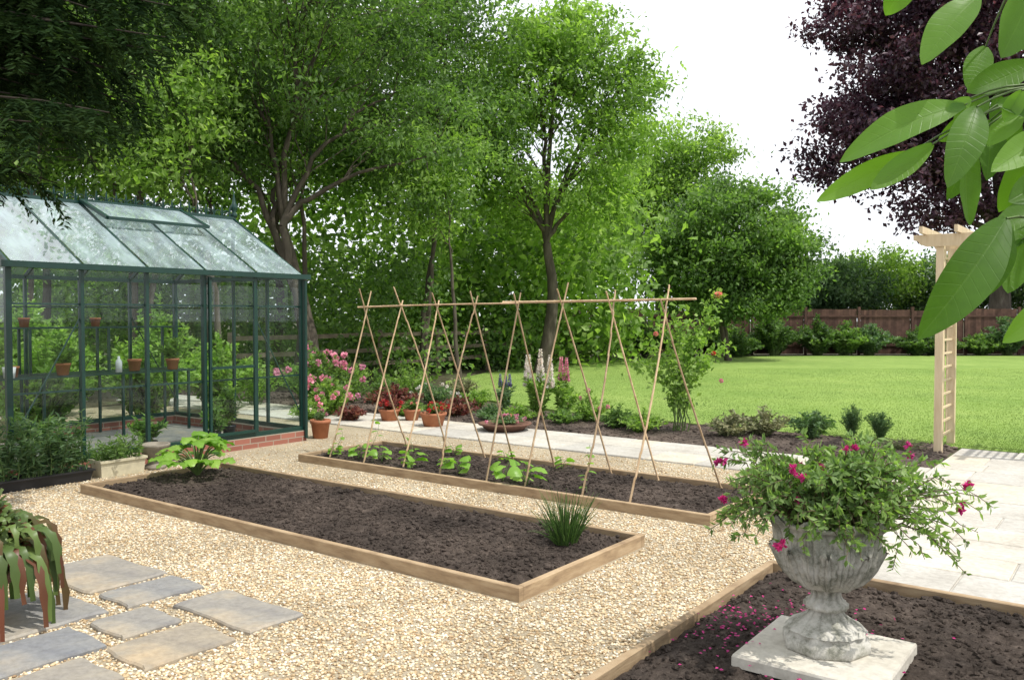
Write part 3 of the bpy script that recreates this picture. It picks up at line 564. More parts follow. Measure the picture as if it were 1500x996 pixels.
# ---------------------------------------------------------------- pots and plants
def potmesh(r,h,mat,rim=True,n=28):
    p=MB(); prof=[(0,0),(r*.72,0),(r*.93,h*.8)]+([(r*1.02,h*.8),(r*1.04,h),(r*.92,h)] if rim else [(r,h),(r*.93,h)])+[(r*.86,h*.85),(0,h*.85)]
    lathe(p,prof,n); return p.mesh("pot",[mat],True)
def plantparts(o,h,r,ns,nl,ll,lw,mat,z0=0.,fl=None,stemw=.004,droop=.25,upb=.5,rbase=.15,lvstart=.15,stm=None):
    sb=MB(); lb=MB(); PP=[];DD=[];TT=[];tips=[]
    for i in range(ns):
        a=rng.uniform(0,6.28); q=rng.uniform(0,1)**.6; hh=h*rng.uniform(.65,1.)*(1-.35*q); b=np.array([math.cos(a)*r*rbase*q,math.sin(a)*r*rbase*q,z0])
        e=np.array([math.cos(a)*r*q,math.sin(a)*r*q,z0+hh*(1-droop*q)]); P=bez(b,e,(-math.cos(a)*r*q*.12,-math.sin(a)*r*q*.12,hh*.1),7,r*.02)
        tube(sb,P,np.linspace(stemw,stemw*.4,7),4,cap=False); tips.append(e)
        s=rng.uniform(lvstart,1,nl); idx=s*6; i0=np.minimum(idx.astype(int),5); f=(idx-i0)[:,None]; p=P[i0]*(1-f)+P[i0+1]*f
        d=rng.normal(size=(nl,3)); d[:,2]=d[:,2]*.5+upb; PP.append(p);DD.append(d);TT.append(np.clip(rng.normal(.5,.15)+rng.normal(0,.18,nl)+.2*(s-.5),0,1))
    P=np.concatenate(PP); LL=ll*rng.uniform(.6,1.2,len(P)); kites(lb,P,np.concatenate(DD),LL,LL*lw/ll,t=np.concatenate(TT),up=.5)
    obj("stem",sb.mesh("stem",[stm or m_stem],True),o); obj("leaves",lb.mesh("leaves",[mat]),o)
    if fl:
        fm,cnt,fs,mode=fl; tips=np.array(tips)
        if mode=='spike': tips=tips[np.argsort(-tips[:,2])]
        for k in range(cnt):
            fb=MB(); e=tips[rng.integers(len(tips))] if mode!='spike' else tips[k%len(tips)]
            if mode=='ball':
                e=e+rng.normal(size=3)*[r*.1,r*.1,h*.03]; m_=26; d=rng.normal(size=(m_,3)); kites(fb,np.tile(e,(m_,1))+nz(d)*fs*.25,d,fs*.75,fs*.75,t=rng.uniform(0,1,m_),up=0)
            else:
                m_=190; s=rng.uniform(0,1,m_); a=rng.uniform(0,6.28,m_); rr=fs*.28*(1-s*.75); p=e+np.stack([np.cos(a)*rr*.4,np.sin(a)*rr*.4,(s-.25)*fs*2.6],1)
                kites(fb,p,np.stack([np.cos(a),np.sin(a),np.full(m_,.2)],1),rr+.012,rr*.9+.012,t=rng.uniform(0,1,m_),up=0)
            obj("flower",fb.mesh("flower",[fm]),o)
def plant(name,label,loc,*a,cat="plant",group=None,**k):
    o=thing(name,label,cat,loc,0.,group); plantparts(o,*a,**k); return o
def potted(name,label,loc,pr,phh,pmat,*a,cat="potted plant",group=None,rim=True,**k):
    o=thing(name,label,cat,loc,0.,group); obj("pot",potmesh(pr,phh,pmat,rim),o); plantparts(o,*a,z0=phh*.85,**k); return o
potted("potted_plant","terracotta pot with red-leaved plant beside the path",(-1.85,12.85,.03),.16,.17,m_terra,.25,.2,40,20,.06,.025,m_redleaf,fl=(m_red,8,.04,'ball'),group="terracotta pots beside the path")
potted("potted_plant","small terracotta pot with leafy green plant",(-1.52,12.9,.03),.13,.16,m_terra,.22,.16,30,20,.05,.02,m_leaf,fl=(m_cor,5,.03,'ball'),group="terracotta pots beside the path")
potted("potted_plant","wide terracotta pot with mixed red and green plants",(-1.13,12.2,.03),.19,.19,m_terra,.22,.22,45,20,.05,.025,m_leaf,fl=(m_red,12,.04,'ball'),group="terracotta pots beside the path")
potted("potted_plant","low wide terracotta bowl with small pink flowers",(-.1,11.75,.03),.36,.10,m_darkpot,.14,.34,90,16,.035,.018,m_leafb,fl=(m_pink,14,.03,'ball'),group="terracotta pots beside the path")
potted("potted_plant","terracotta pot with small flowers beside the greenhouse",(-2.5,11.1,.013),.13,.24,m_terra,.22,.12,14,16,.04,.02,m_leafb,fl=(m_pink,5,.03,'ball'))
o=thing("garden_pot","small weathered grey stone pot beside the greenhouse","plant pot",W(-.62,1.08,.013)); p=MB()
lathe(p,[(0,0),(.11,0),(.11,.03),(.07,.06),(.065,.09),(.12,.15),(.14,.22),(.155,.24),(.155,.26),(.13,.26),(.12,.2),(0,.19)],26); obj("pot",p.mesh("pot",[m_grey],True),o)
def trough(name,label,u,v,l,w,h,mat,*a):
    o=thing(name,label,"planter",W(u,v,.013),ROT); p=MB(); x,y=w/2,l/2; tp=.88
    V=[]
    for (sx,sy,z) in ((x*tp,y*.95,0),(x,y,h*.86),(x+.015,y+.015,h*.86),(x+.015,y+.015,h),(x-.01,y-.01,h),(x-.02,y-.02,h*.8)):
        V+=[(-sx,-sy,z),(sx,-sy,z),(sx,sy,z),(-sx,sy,z)]
    F=[[r*4+i,r*4+(i+1)%4,(r+1)*4+(i+1)%4,(r+1)*4+i] for r in range(5) for i in range(4)]+[[20,21,22,23]]
    p.add(V,F); obj("trough",p.mesh("trough",[mat]),o)
    sb=MB(); lb=MB(); (hh,ns,nl,ll,lw,lm)=a; PP=[];DD=[];TT=[]
    for i in range(ns):
        b=np.array([rng.uniform(-x,x)*.7,rng.uniform(-y,y)*.9,h*.8]); e=b+np.array([rng.normal()*.1,rng.normal()*.1,hh*rng.uniform(.5,1)]); P=bez(b,e,(0,0,.02),5,.01)
        tube(sb,P,[.005,.004,.003,.003,.002],4,cap=False); s=rng.uniform(.1,1,(nl,1)); PP.append(b+(e-b)*s); d=rng.normal(size=(nl,3)); d[:,2]=d[:,2]*.4+.3; DD.append(d); TT.append(np.clip(rng.normal(.5,.2)+rng.normal(0,.15,nl),0,1))
    P=np.concatenate(PP); kites(lb,P,np.concatenate(DD),ll*rng.uniform(.6,1.2,len(P)),lw,t=np.concatenate(TT)); obj("stem",sb.mesh("stem",[m_stem]),o); obj("leaves",lb.mesh("leaves",[lm]),o)
trough("planter","black plastic trough of bushy grey-green plants by greenhouse",-.62,-.15,1.05,.24,.11,m_black,.58,85,30,.10,.022,m_leafb)
trough("planter","cream plastic trough of small seedlings by greenhouse",-.6,.68,.46,.2,.17,m_cream,.24,36,16,.07,.02,m_leaf)
# foreground trailing potted plant
o=thing("potted_plant","clay pot hidden by arching segmented green leaves","potted plant",(-2.74,4.3,.013)); obj("pot",potmesh(.17,.28,m_darkpot),o)
lb=MB()
def strap(P,w,t):
    P=np.array(P); T=np.gradient(P,axis=0); n=len(P); V=[]
    for i in range(n):
        s=np.cross(T[i],(0.1,-.3,1)); s/=np.linalg.norm(s)+1e-9; q=i/(n-1); ww=w*.5*(math.sin(math.pi*(.18+.78*q))**.4)*(.72+.36*(i%2)); up=np.cross(s,T[i]); up/=np.linalg.norm(up)+1e-9
        V+=[P[i]-s*ww+up*ww*.2,P[i],P[i]+s*ww+up*ww*.2]
    tt=np.repeat(np.clip(t+(.0 if t<.1 else 0)-np.linspace(0,.35 if rng.uniform()<.3 else 0,n),0,1),3)
    F=[[i*3+j,i*3+j+1,i*3+j+4,i*3+j+3] for i in range(n-1) for j in range(2)]; lb.add(V,F,0,tt)
for i in range(360):
    a=rng.uniform(0,6.28); q=rng.uniform(.1,1.); c0=np.array([math.cos(a)*.10*q,math.sin(a)*.10*q,.28]); rr=.10+.34*q; e=np.array([math.cos(a)*rr,math.sin(a)*rr*.9,.30+.42*(1-q)-.42*q*rng.uniform(.1,1)+rng.uniform(-.03,.06)])
    P=bez(c0,e,(math.cos(a)*.08*q,math.sin(a)*.08*q,.06+.17*q),14,.003); tt=rng.uniform(.35,1.) if rng.uniform()>.14 else .05
    strap(P,rng.uniform(.036,.056),tt)
obj("leaves",lb.mesh("leaves",[m_potleaf],True),o)
for e in ((.24,-.33,.46),(.14,-.36,.38)):
    fb=MB(); m_=14; d=rng.normal(size=(m_,3)); kites(fb,np.tile(e,(m_,1)),d,.028,.02,t=.5,up=0); obj("flower",fb.mesh("flower",[m_red]),o)
# rhubarb like plant
o=thing("rhubarb_plant","lime green broad-leaved rhubarb growing in the bed","plant",(-3.0,8.1,.08)); lb=MB(); sb=MB()
for i in range(34):
    a=i*2.4; q=rng.uniform(.15,1); b=np.array([0,0,0.]); e=np.array([math.cos(a)*.27*q,math.sin(a)*.27*q,.36*(1-.75*q)+.06]); tube(sb,bez(b,e,(0,0,.05),6),np.linspace(.010,.006,6),6)
    d=np.array([math.cos(a)*.2,math.sin(a)*.2,rng.uniform(-.04,.09)]); bigleaf(lb,e,e+d*rng.uniform(.65,1.1),.16,(rng.normal()*.2,rng.normal()*.2,1),.14,-.14,'heart',0,rng.uniform(.1,.9),10,.07)
obj("stem",sb.mesh("stem",[m_stem],True),o); obj("leaves",lb.mesh("leaves",[m_lime],True),o)
# chives
o=thing("chive_plant","upright clump of grassy green chives in soil","plant",(.36,5.72,.07)); lb=MB(); n=260
a=rng.uniform(0,6.28,n); q=rng.uniform(0,1,n)**.7
for i in range(n):
    b=np.array([math.cos(a[i])*.08*q[i],math.sin(a[i])*.08*q[i],0]); hh=rng.uniform(.08,.36); e=b+np.array([math.cos(a[i])*.16*q[i]+rng.normal()*.035,math.sin(a[i])*.16*q[i],hh]); tube(lb,bez(b,e,(0,0,.03),5),[.0026,.0025,.0021,.0015,.0007],4,0,rng.uniform(.0,.8),False)
obj("leaves",lb.mesh("leaves",[m_leaf],True),o)
# canes
us=[.635+.526*i for i in range(8)]
RZc=1.70
def cane(a,b,tt,r=.0098):
    d=(np.array(b)-np.array(a)); L=np.linalg.norm(d); ns=int(L/.19); P=[];rr=[]
    for i in range(ns):
        for f,k in ((0,1.25),(.06,1.),(.94,1.)): 
            P.append(np.array(a)+d*((i+f)/ns)); rr.append(r*k*(1-.25*i/ns))
    P.append(np.array(b)); rr.append(r*.7); P=np.array(P,float); bow=rng.normal(size=3)*.016; s=np.linspace(0,1,len(P))[:,None]; P=P+bow*4*s*(1-s)
    m=MB(); tube(m,P,rr,7,t=tt); return m.mesh("bamboo_cane",[m_cane],True)
for i,uu in enumerate(us):
    for (v0,du) in ((2.40,rng.uniform(-.10,.05)),(3.44,rng.uniform(.04,.22) if i<7 else .30)):
        f=np.array([uu+du,v0,.06]); c=np.array([uu+(.012 if v0<3 else -.012),2.9,RZc+rng.uniform(-.02,.03)]); e=c+(c-f)/np.linalg.norm(c-f)*rng.uniform(.07,.24)
        F=np.array(W(*f)); E=np.array(W(*e)); thing("bamboo_cane","thin bamboo cane leaning in the bean row frame","bamboo cane",F,0,"bamboo canes of the bean frame",cane((0,0,0),E-F,random.random()))
for a_,b_,r_,l in (((.5,2.9,1.70),(2.75,2.9,1.725),.010,"horizontal bamboo cane tied along the bean frame"),((2.55,2.92,1.735),(4.62,2.88,1.745),.013,"thicker horizontal cane tied along the bean frame")):
    F=np.array(W(*a_)); E=np.array(W(*b_)); thing("bamboo_cane",l,"bamboo cane",F,0,"bamboo canes of the bean frame",cane((0,0,0),E-F,.9,r_))
# bean seedlings
o=thing("bean_plant","young bean plant with broad light green leaves","plant",W(.9,2.52,.08),0,"bean plants in the cane row"); lb=MB(); sb=MB()
for i in range(7):
    a=i*2.1; e=np.array([math.cos(a)*.05,math.sin(a)*.05,.04+.016*i]); tube(sb,bez((0,0,0),e,(0,0,.02),5),.003,5); d=np.array([math.cos(a),math.sin(a),-.2])*rng.uniform(.05,.12); bigleaf(lb,e,e+d,.10,(rng.normal()*.4,rng.normal()*.4-.4,1),.1,-.12,'heart',0,rng.uniform(.3,1),7,.03)
obj("stem",sb.mesh("stem",[m_stem],True),o); obj("leaves",lb.mesh("leaves",[m_lime],True),o)
for i,(uu,vv,sc) in enumerate([(.55,2.5,.7),(1.26,2.52,1.),(1.75,2.45,1.15),(2.08,2.6,.8),(2.35,2.5,1.2),(2.9,2.46,1.25),(3.2,2.42,1.35),(2.3,3.3,.8),(3.0,3.3,.9),(1.6,3.3,.8)]):
    copy_thing(o,W(uu,vv,.08),i*1.3,sc)
def vine(uu,h):
    o=thing("climbing_bean","bean shoot twining up a bamboo cane","plant",W(uu,2.46,.08),0,"bean shoots climbing canes"); lb=MB(); sb=MB(); n=18; th=np.linspace(0,9,n); s=np.linspace(0,1,n)
    e=np.array([.6*.42*h/1.6,.8*.42*h/1.6,h]); P=e*s[:,None]+np.stack([np.cos(th)*.015,np.sin(th)*.015,th*0],1); tube(sb,P,.002,4)
    for j in range(2,n,2):
        d=rng.normal(size=3)*[1,1,.3]; d/=np.linalg.norm(d); bigleaf(lb,P[j]+d*.02,P[j]+d*.085,.06,(0,0,1),.1,-.1,'heart',0,rng.uniform(.4,1),6,.03)
    obj("stem",sb.mesh("stem",[m_stem]),o); obj("leaves",lb.mesh("leaves",[m_lime],True),o)
vine(us[1],.45); vine(us[0],.3); vine(us[6],.4); vine(us[2],.25)
# ---------------------------------------------------------------- urn
sc_=(1.40,3.77)
p=MB(); hx=.31; V=[]
for z,k in ((0,1),(.045,1),(.055,.985)): V+=[(-hx*k,-hx*k,z),(hx*k,-hx*k,z),(hx*k,hx*k,z),(-hx*k,hx*k,z)]
p.add(V,[[r*4+i,r*4+(i+1)%4,(r+1)*4+(i+1)%4,(r+1)*4+i] for r in range(2) for i in range(4)]+[[8,9,10,11]],0,.6)
thing("stone_slab","square pale stone slab on the soil beneath urn","paving slab",(1.39,3.74,.075),ROT,None,p.mesh("stone_slab",[m_patio]))
o=thing("urn_planter","weathered carved stone pedestal urn with leaf relief","urn",(sc_[0],sc_[1],.13),.2)
def octm(i,r,z,th):
    k=math.cos(math.pi/8)/math.cos((th%(math.pi/4))-math.pi/8); return r*k,z
p=MB(); lathe(p,[(0,0),(.185,0),(.19,.012),(.19,.05),(.175,.06),(.17,.085)],64,mod=octm)
def footm(i,r,z,th): return r*(1+.06*abs(math.cos(6*th))-.03),z
lathe(p,[(.17,.085),(.155,.10),(.125,.115),(.09,.14),(.07,.165),(.07,.175)],96,mod=footm)
lathe(p,[(.07,.17),(.092,.18),(.092,.20),(.075,.21),(.062,.23),(.060,.25),(.072,.27)],64,mod=lambda i,r,z,th:(r*(1+.05*math.cos(12*th)),z))
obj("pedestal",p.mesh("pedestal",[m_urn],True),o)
prof=[(.06,.265),(.09,.27),(.125,.29),(.16,.325),(.186,.365),(.200,.41),(.206,.45),(.205,.49),(.203,.52),(.208,.545),(.222,.565),(.224,.58),(.205,.582),(.19,.56),(.18,.5),(.0,.5)]
def bowlm(i,r,z,th):
    k=(z-.265)/.3
    if i<12:
        vein=.004*math.cos(40*th)*math.sin(min(1,k)*math.pi)
        z2=z+(.016*math.cos(9*th+math.pi) if i>=10 else 0)
        return r+vein+(.010*math.cos(9*th+math.pi) if i>=9 else 0),z2
    if i==12: return r+.01*math.cos(9*th+math.pi),z+.016*math.cos(9*th+math.pi)
    return r,z
p=MB(); lathe(p,prof,240,mod=bowlm)
def relief(th0,z0,z1,wd,push):
    V=[];n=22;c=17
    zs=np.array([q[1] for q in prof[:12]]); rs=np.array([q[0] for q in prof[:12]])
    for i in range(n+1):
        s=i/n; z=z0+(z1-z0)*s; r=np.interp(z,zs,rs)+.014+push*s**4; w=wd*math.sin(math.pi*(.14+.84*s))**.6*(1+.12*math.sin(s*30))
        for j in range(c):
            x=(j/(c-1)*2-1); th=th0+x*w; rr=r-.022*abs(x)**2.5+.005*math.cos(x*13)*(1-abs(x)*.4)+(.006 if j==c//2 else 0); V.append((rr*math.cos(th),rr*math.sin(th),z-(.016 if i==n else 0)*(1-abs(x))+.018*abs(x)*s))
    F=[[i*c+j,i*c+j+1,(i+1)*c+j+1,(i+1)*c+j] for i in range(n) for j in range(c-1)]
    p.add(V,F)
for k in range(9): relief(k*math.pi/4.5,.272,.46,.29,.028)
for k in range(9): relief((k+.5)*math.pi/4.5,.31,.585,.27,.034)
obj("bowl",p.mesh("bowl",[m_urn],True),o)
p=MB(); p.add([(math.cos(a)*.182,math.sin(a)*.182,.52) for a in np.linspace(0,6.28,24,endpoint=False)],[list(range(24))]); obj("soil",p.mesh("soil",[m_soil]),o)
# urn shrub
o=thing("hebe_plant","bushy trailing shrub with magenta flowers in stone urn","plant",(sc_[0],sc_[1],.64)); sb=MB(); lb=MB(); PP=[];DD=[];TT=[];tips=[];NN=[]
for i in range(330):
    a=rng.uniform(0,6.28); c_=math.cos(a); q=rng.uniform(.05,1)**.6; ex=.70 if c_>0 else .56; rr=q*math.hypot(ex*c_,.40*math.sin(a))*rng.uniform(.75,1.05)
    xx=c_*rr; zz=(.24+.16*math.exp(-((xx-.16)/.2)**2)+.13*math.exp(-((xx+.36)/.15)**2))*rng.uniform(.4,1.1)
    if q>.78: zz=rng.uniform(-.04,.30) if c_<.3 or rng.uniform()<.6 else rng.uniform(-.2,.1)
    if i%10==0: zz+=.08
    e=np.array([c_*rr,math.sin(a)*rr,zz+.01]); P=bez((c_*.13*q,math.sin(a)*.13*q,-.02),e,(0,0,.05+.07*q),9,.012)
    tube(sb,P,np.linspace(.0042,.0015,9),5,cap=False); tips.append(e)
    for j in range(36):
        s=rng.uniform(.12,1)**.8*8; k=min(7,int(s)); p0=P[k]+(P[k+1]-P[k])*(s-k); ax=P[k+1]-P[k]; ax/=np.linalg.norm(ax); d=rng.normal(size=3); d-=ax*(d@ax); d/=np.linalg.norm(d)
        PP.append(p0); DD.append(d+ax*.7); NN.append(ax+rng.normal(size=3)*.3+np.array([0,0,.4])); TT.append(np.clip(.5+.35*(s/8-.5)+rng.normal()*.2,0,1))
P=np.array(PP); kites(lb,P,np.array(DD),rng.uniform(.028,.050,len(P)),.0165,t=np.array(TT),N=np.array(NN),fold=.05)
obj("stem",sb.mesh("stem",[m_twig]),o); obj("leaves",lb.mesh("leaves",[m_urnleaf]),o)
tips=np.array(tips)
for k in rng.choice(len(tips),17,replace=False):
    fb=MB()
    for rep in range(2):
        e=tips[k]+rng.normal(size=3)*.012; m_=14; d=rng.normal(size=(m_,3)); d[:,2]+=.3; kites(fb,np.tile(e,(m_,1)),d,.026,.018,t=rng.uniform(0,1,m_),up=0)
    obj("flower",fb.mesh("flower",[m_mag]),o)
mb=MB(); n=360; P=np.stack([sc_[0]-.16+rng.normal(0,.24,n),sc_[1]+.30+rng.normal(0,.24,n),np.full(n,.102)],1)
rel=P[:,:2]-np.array([-3.88,7.63]); uu=rel[:,0]*.8-rel[:,1]*.6; vv=rel[:,0]*.6+rel[:,1]*.8; k=(uu>5.87)&(vv<1.3)
def onslab(P): return (np.abs((P[:,0]-1.39)*.8-(P[:,1]-3.74)*.6)<.31)&(np.abs((P[:,0]-1.39)*.6+(P[:,1]-3.74)*.8)<.31)
k&=~(onslab(P)&(rng.uniform(size=n)<.9)); P=P[k]; P[:,2]=np.where(onslab(P),.136,.104)
D=rng.normal(size=(len(P),3)); D[:,2]*=.2; kites(mb,P,D,.019,.014,t=rng.uniform(0,1,len(P)),up=2); struct("fallen_petals",mb.mesh("fallen_petals",[m_mag]),"stuff",label="fallen magenta petals on the soil")
# ---------------------------------------------------------------- border plants
plant("rose_bush","bush of pink roses beside the greenhouse",(-3.35,14.6,0),1.35,.75,60,55,.08,.045,m_leaf,fl=(m_pink,34,.07,'ball'),cat="rose bush")
plant("rose_bush","low mound of pink roses and pale green leaves",(-2.9,13.6,0),.7,.5,60,45,.06,.035,m_leafl,fl=(m_pink,14,.06,'ball'),cat="rose bush")
o=thing("rose_bush","tall loose climbing rose with coral pink blooms","rose bush",(2.3,11.6,0)); sb=MB(); lb=MB(); PP=[]
for (ex_,ey_,ez_) in [(-.45,0,1.2),(-.25,.1,1.45),(-.05,-.2,1.55),(.15,.1,1.3),(.35,0,1.5),(.5,0,1.86),(.6,.1,1.15),(-.6,.1,.95),(.3,-.2,1.0),(0,.2,.8)]:
    P=bez((rng.normal()*.05,rng.normal()*.05,0),(ex_,ey_,ez_),(-ex_*.35,0,.12),12,.02); tube(sb,P,np.linspace(.010,.003,12),5,cap=False)
    for j in range(3,12):
        m_=int(rng.integers(10,24)*(1.7 if j>6 else .8)); PP.append(P[j]+rng.normal(size=(m_,3))*[.07,.07,.05])
P=np.concatenate(PP); kites(lb,P,rng.normal(size=(len(P),3)),.085*rng.uniform(.6,1.1,len(P)),.055,t=rng.uniform(.1,.95,len(P)))
obj("leaves",lb.mesh("leaves",[m_leafl]),o); obj("stem",sb.mesh("stem",[m_stem]),o)
for e,s_,mt in (((.5,0,1.89),.055,m_cor),((-.36,-.1,1.36),.035,m_cor),((.42,-.1,1.1),.03,m_red),((.55,0,.72),.03,m_pink)):
    fb=MB(); m_=50; d=rng.normal(size=(m_,3)); kites(fb,np.tile(e,(m_,1))+nz(d)*s_*.35,d,s_*.8,s_*.9,t=rng.uniform(0,1,m_),up=0); obj("flower",fb.mesh("flower",[mt]),o)
plant("red_leaf_plant","bushy plant with dark red leaves in border",(-1.95,14.1,0),.6,.5,50,35,.08,.035,m_redleaf)
plant("red_leaf_plant","low dark red-leaved plant beside the pots",(-.85,13.4,0),.4,.45,40,30,.07,.03,m_redleaf)
plant("lupin_plant","clump of white and cream lupin flower spikes",(.38,13.0,0),1.0,.36,9,90,.10,.04,m_leafl,fl=(m_white,4,.19,'spike'),cat="flower",droop=.0)
plant("lupin_plant","pink lupin spikes above pale green leaves",(.78,12.9,0),.85,.34,12,80,.10,.04,m_leafl,fl=(m_pink,2,.14,'spike'),cat="flower",droop=.1)
plant("delphinium_plant","blue flower spikes on slender green stems",(-.12,14.2,0),.7,.25,9,50,.08,.03,m_leafb,fl=(m_blue,3,.08,'spike'),cat="flower",droop=.05)
spec=[(-2.4,15.3,.7,.5,m_leaf,None),(-1.4,15.2,.55,.5,m_leafb,(m_white,14,.04,'ball')),(-.6,14.6,.45,.4,m_leafl,None),(.1,12.6,.35,.3,m_leafl,(m_cor,4,.04,'ball')),(1.15,12.7,.6,.4,m_leafl,(m_pink,5,.04,'ball')),
 (1.5,12.0,.38,.4,m_leaf,None),(1.75,11.5,.4,.35,m_leafl,None),(3.3,11.2,.52,.42,m_sage,None),(3.85,10.9,.5,.32,m_leafb,None),(4.05,11.4,.35,.3,m_leaf,None),(2.85,11.1,.4,.38,m_sage,None),(-3.9,16.2,.9,.6,m_leaf,None),
 (-2.0,16.8,.8,.6,m_leafl,None),(-1.7,13.5,.3,.35,m_leafl,(m_red,6,.04,'ball')),(-.3,12.9,.3,.3,m_leafb,None),(-3.1,13.0,.35,.35,m_leafl,(m_white,8,.03,'ball')),(.75,12.4,.3,.3,m_leaf,None),(-2.45,12.85,.3,.28,m_redleaf,None),(-1.0,16.3,.6,.5,m_sage,None),(-2.9,15.6,1.0,.7,m_leafl,None),(-4.6,15.2,1.1,.7,m_leafl,None)]
nm={id(m_leaf):"green",id(m_leafb):"blue-green",id(m_leafl):"light green",id(m_sage):"dusty sage",id(m_redleaf):"dark red"}
for (x,y,h,r,mt,fl) in spec:
    plant("border_plant",f"{nm[id(mt)]} leafy plant growing in the flower border",(x,y,0),h,r,46,30,.065,.028,mt,fl=fl)
for (x,y,h) in [(4.42,11.05,.52),(4.72,10.9,.48)]:
    plant("border_plant","upright feathery green plant in the soil border",(x,y,0),h,.2,40,60,.045,.010,m_leafb,droop=.05)
plant("border_plant","grey-brown twiggy low plant in the border",(4.55,10.0,0),.22,.35,50,20,.03,.008,m_sage)
# far shrubs along fence
for i in range(19):
    x=6.6+i*1.35+rng.uniform(-.4,.4); mt=[m_leafd,m_leaf,m_leafb,m_leafd][i%4]; h=rng.uniform(.9,2.2)
    plant("shrub",f"{'dark green' if mt is m_leafd else 'green' if mt is m_leaf else 'grey-green'} shrub in front of the fence",(x,34.3+rng.uniform(-.4,.3),0),h,1.15,85,48,.17,.09,mt,cat="shrub",stemw=.01)
for (x,y,h) in [(3.6,32.2,1.4),(5.2,33.2,1.9),(2.4,30.5,1.2),(.9,28.4,1.2),(-.6,25.8,1.1),(10.4,33.9,2.4),(4.4,33.4,1.9),(8.6,32.6,1.3)]:
    plant("shrub","leafy green shrub at the lawn edge",(x,y,0),h,1.0,70,45,.15,.085,m_leafd,cat="shrub",stemw=.01)
# fences
f=thing("fence","reddish brown close-boarded garden fence behind the lawn","fence",(0,0,0))
FP=[(0.6,33.2),(5.5,35.2)]+[(5.5+2.2*i,35.2) for i in range(1,14)]
P2=[]
for a,b in zip(FP[:-1],FP[1:]):
    n=max(1,round(math.dist(a,b)/2.2)); 
    for i in range(n): P2.append(((a[0]+(b[0]-a[0])*i/n,a[1]+(b[1]-a[1])*i/n),(a[0]+(b[0]-a[0])*(i+1)/n,a[1]+(b[1]-a[1])*(i+1)/n)))
for a,b in P2:
    p=MB(); a=np.array(a);b=np.array(b); nbd=18; h0=1.85+rng.uniform(-.03,.05)
    for i in range(nbd):
        c=a+(b-a)*(.04+.92*(i+.5)/nbd); beam(p,(c[0],c[1],.05),(c[0],c[1],h0+rng.uniform(-.01,.01)),.118,.02,t=random.random(),up=(0,1,0))
    for z in (.4,1.6): beam(p,(a[0],a[1]-.03,z),(b[0],b[1]-.03,z),.03,.07)
    obj("fence_panel",p.mesh("fence_panel",[m_fence]),f)
    p=MB(); beam(p,(a[0],a[1]-.02,0),(a[0],a[1]-.02,1.98),.1,.1,up=(0,1,0)); obj("fence_post",p.mesh("fence_post",[m_fence]),f)
f=thing("rail_fence","weathered post and rail fence beneath the trees","fence",(0,0,0)); A=np.array([-6.,18.2]);B=np.array([3.2,31.])
n=7
for i in range(n+1):
    c=A+(B-A)*i/n; p=MB(); beam(p,(c[0],c[1],0),(c[0],c[1],1.25),.11,.11,up=(0,1,0)); obj("fence_post",p.mesh("fence_post",[m_rail]),f)
    if i<n:
        d=A+(B-A)*(i+1)/n
        for z in (.4,.75,1.12): p=MB(); beam(p,(c[0]+.06,c[1]-.06,z),(d[0]+.06,d[1]-.06,z+rng.uniform(-.03,.03)),.04,.1); obj("rail",p.mesh("rail",[m_rail]),f)
# pergola arch
g2=thing("garden_arch","new pale timber garden arch with ladder trellis sides","garden arch",W(5.72,7.08),ROT)
H=2.42; DV=.78; DU=1.55
for x in (0,DU):
    for y in (0,DV):
        p=MB(); box(p,(x-.042,y-.042,0),(x+.042,y+.042,H)); obj("post",p.mesh("post",[m_newwood]),g2)
    p=MB()
    for z in np.arange(.2,H-.1,.16): box(p,(x-.010,.044,z-.011),(x+.010,DV-.044,z+.011),0,random.random())
    for yy in (DV*.28,DV*.5,DV*.72): box(p,(x-.026,yy-.010,.15),(x-.011,yy+.010,H-.05))
    obj("trellis",p.mesh("trellis",[m_newwood]),g2)
for y in (-.045-.024,DV+.045):
    p=MB(); x0,x1=-.28,DU+.28
    prof_=[(x0,H+.12),(x0,H+.06),(x0+.05,H+.045),(x0+.07,H+.01),(x0+.14,H-.02),(x1-.14,H-.02),(x1-.07,H+.01),(x1-.05,H+.045),(x1,H+.06),(x1,H+.12)]
    k=len(prof_); V=[(a,y,b) for a,b in prof_]+[(a,y+.024,b) for a,b in prof_]
    p.add(V,[[i,(i+1)%k,k+(i+1)%k,k+i] for i in range(k)]); p.add(V[:k],[list(range(k))]); p.add(V[k:],[list(range(k))[::-1]]); obj("beam",p.mesh("beam",[m_newwood]),g2)
for x in (-.16,.2,.58,.97,1.35,1.71):
    p=MB(); box(p,(x-.018,-.28,H+.122),(x+.018,DV+.28,H+.20)); obj("rafter",p.mesh("rafter",[m_newwood]),g2)
# greenhouse contents
pm=potmesh(.075,.13,m_terra)
for (x,y,z,sc) in [(-2.3,.75,.862,1.1),(-2.4,1.05,.862,1.),(-2.65,1.3,1.462,.9),(-2.65,2.2,1.462,.9),(-2.4,2.6,.862,1.2)]:
    o=thing("flower_pot","empty terracotta flower pot on greenhouse shelf","flower pot",GW_(x,y,z),0,"terracotta pots in the greenhouse",pm); o.scale=(sc,)*3
for (x,y,z,h) in [(-2.3,.45,.862,.3),(-2.3,1.6,.862,.28),(-2.3,3.1,.862,.35),(-.5,.6,.03,.5),(-.5,1.7,.03,.4),(-.6,2.6,.03,.45),(-1.,3.1,.03,.7),(-1.3,.5,.03,.7)]:
    potted("potted_plant","green leafy plant in pot inside the greenhouse",GW_(x,y,z),.09,.15,m_terra if x<-2 else m_black,h,.24,16,26,.09,.035,m_leaf,group="potted plants in the greenhouse")
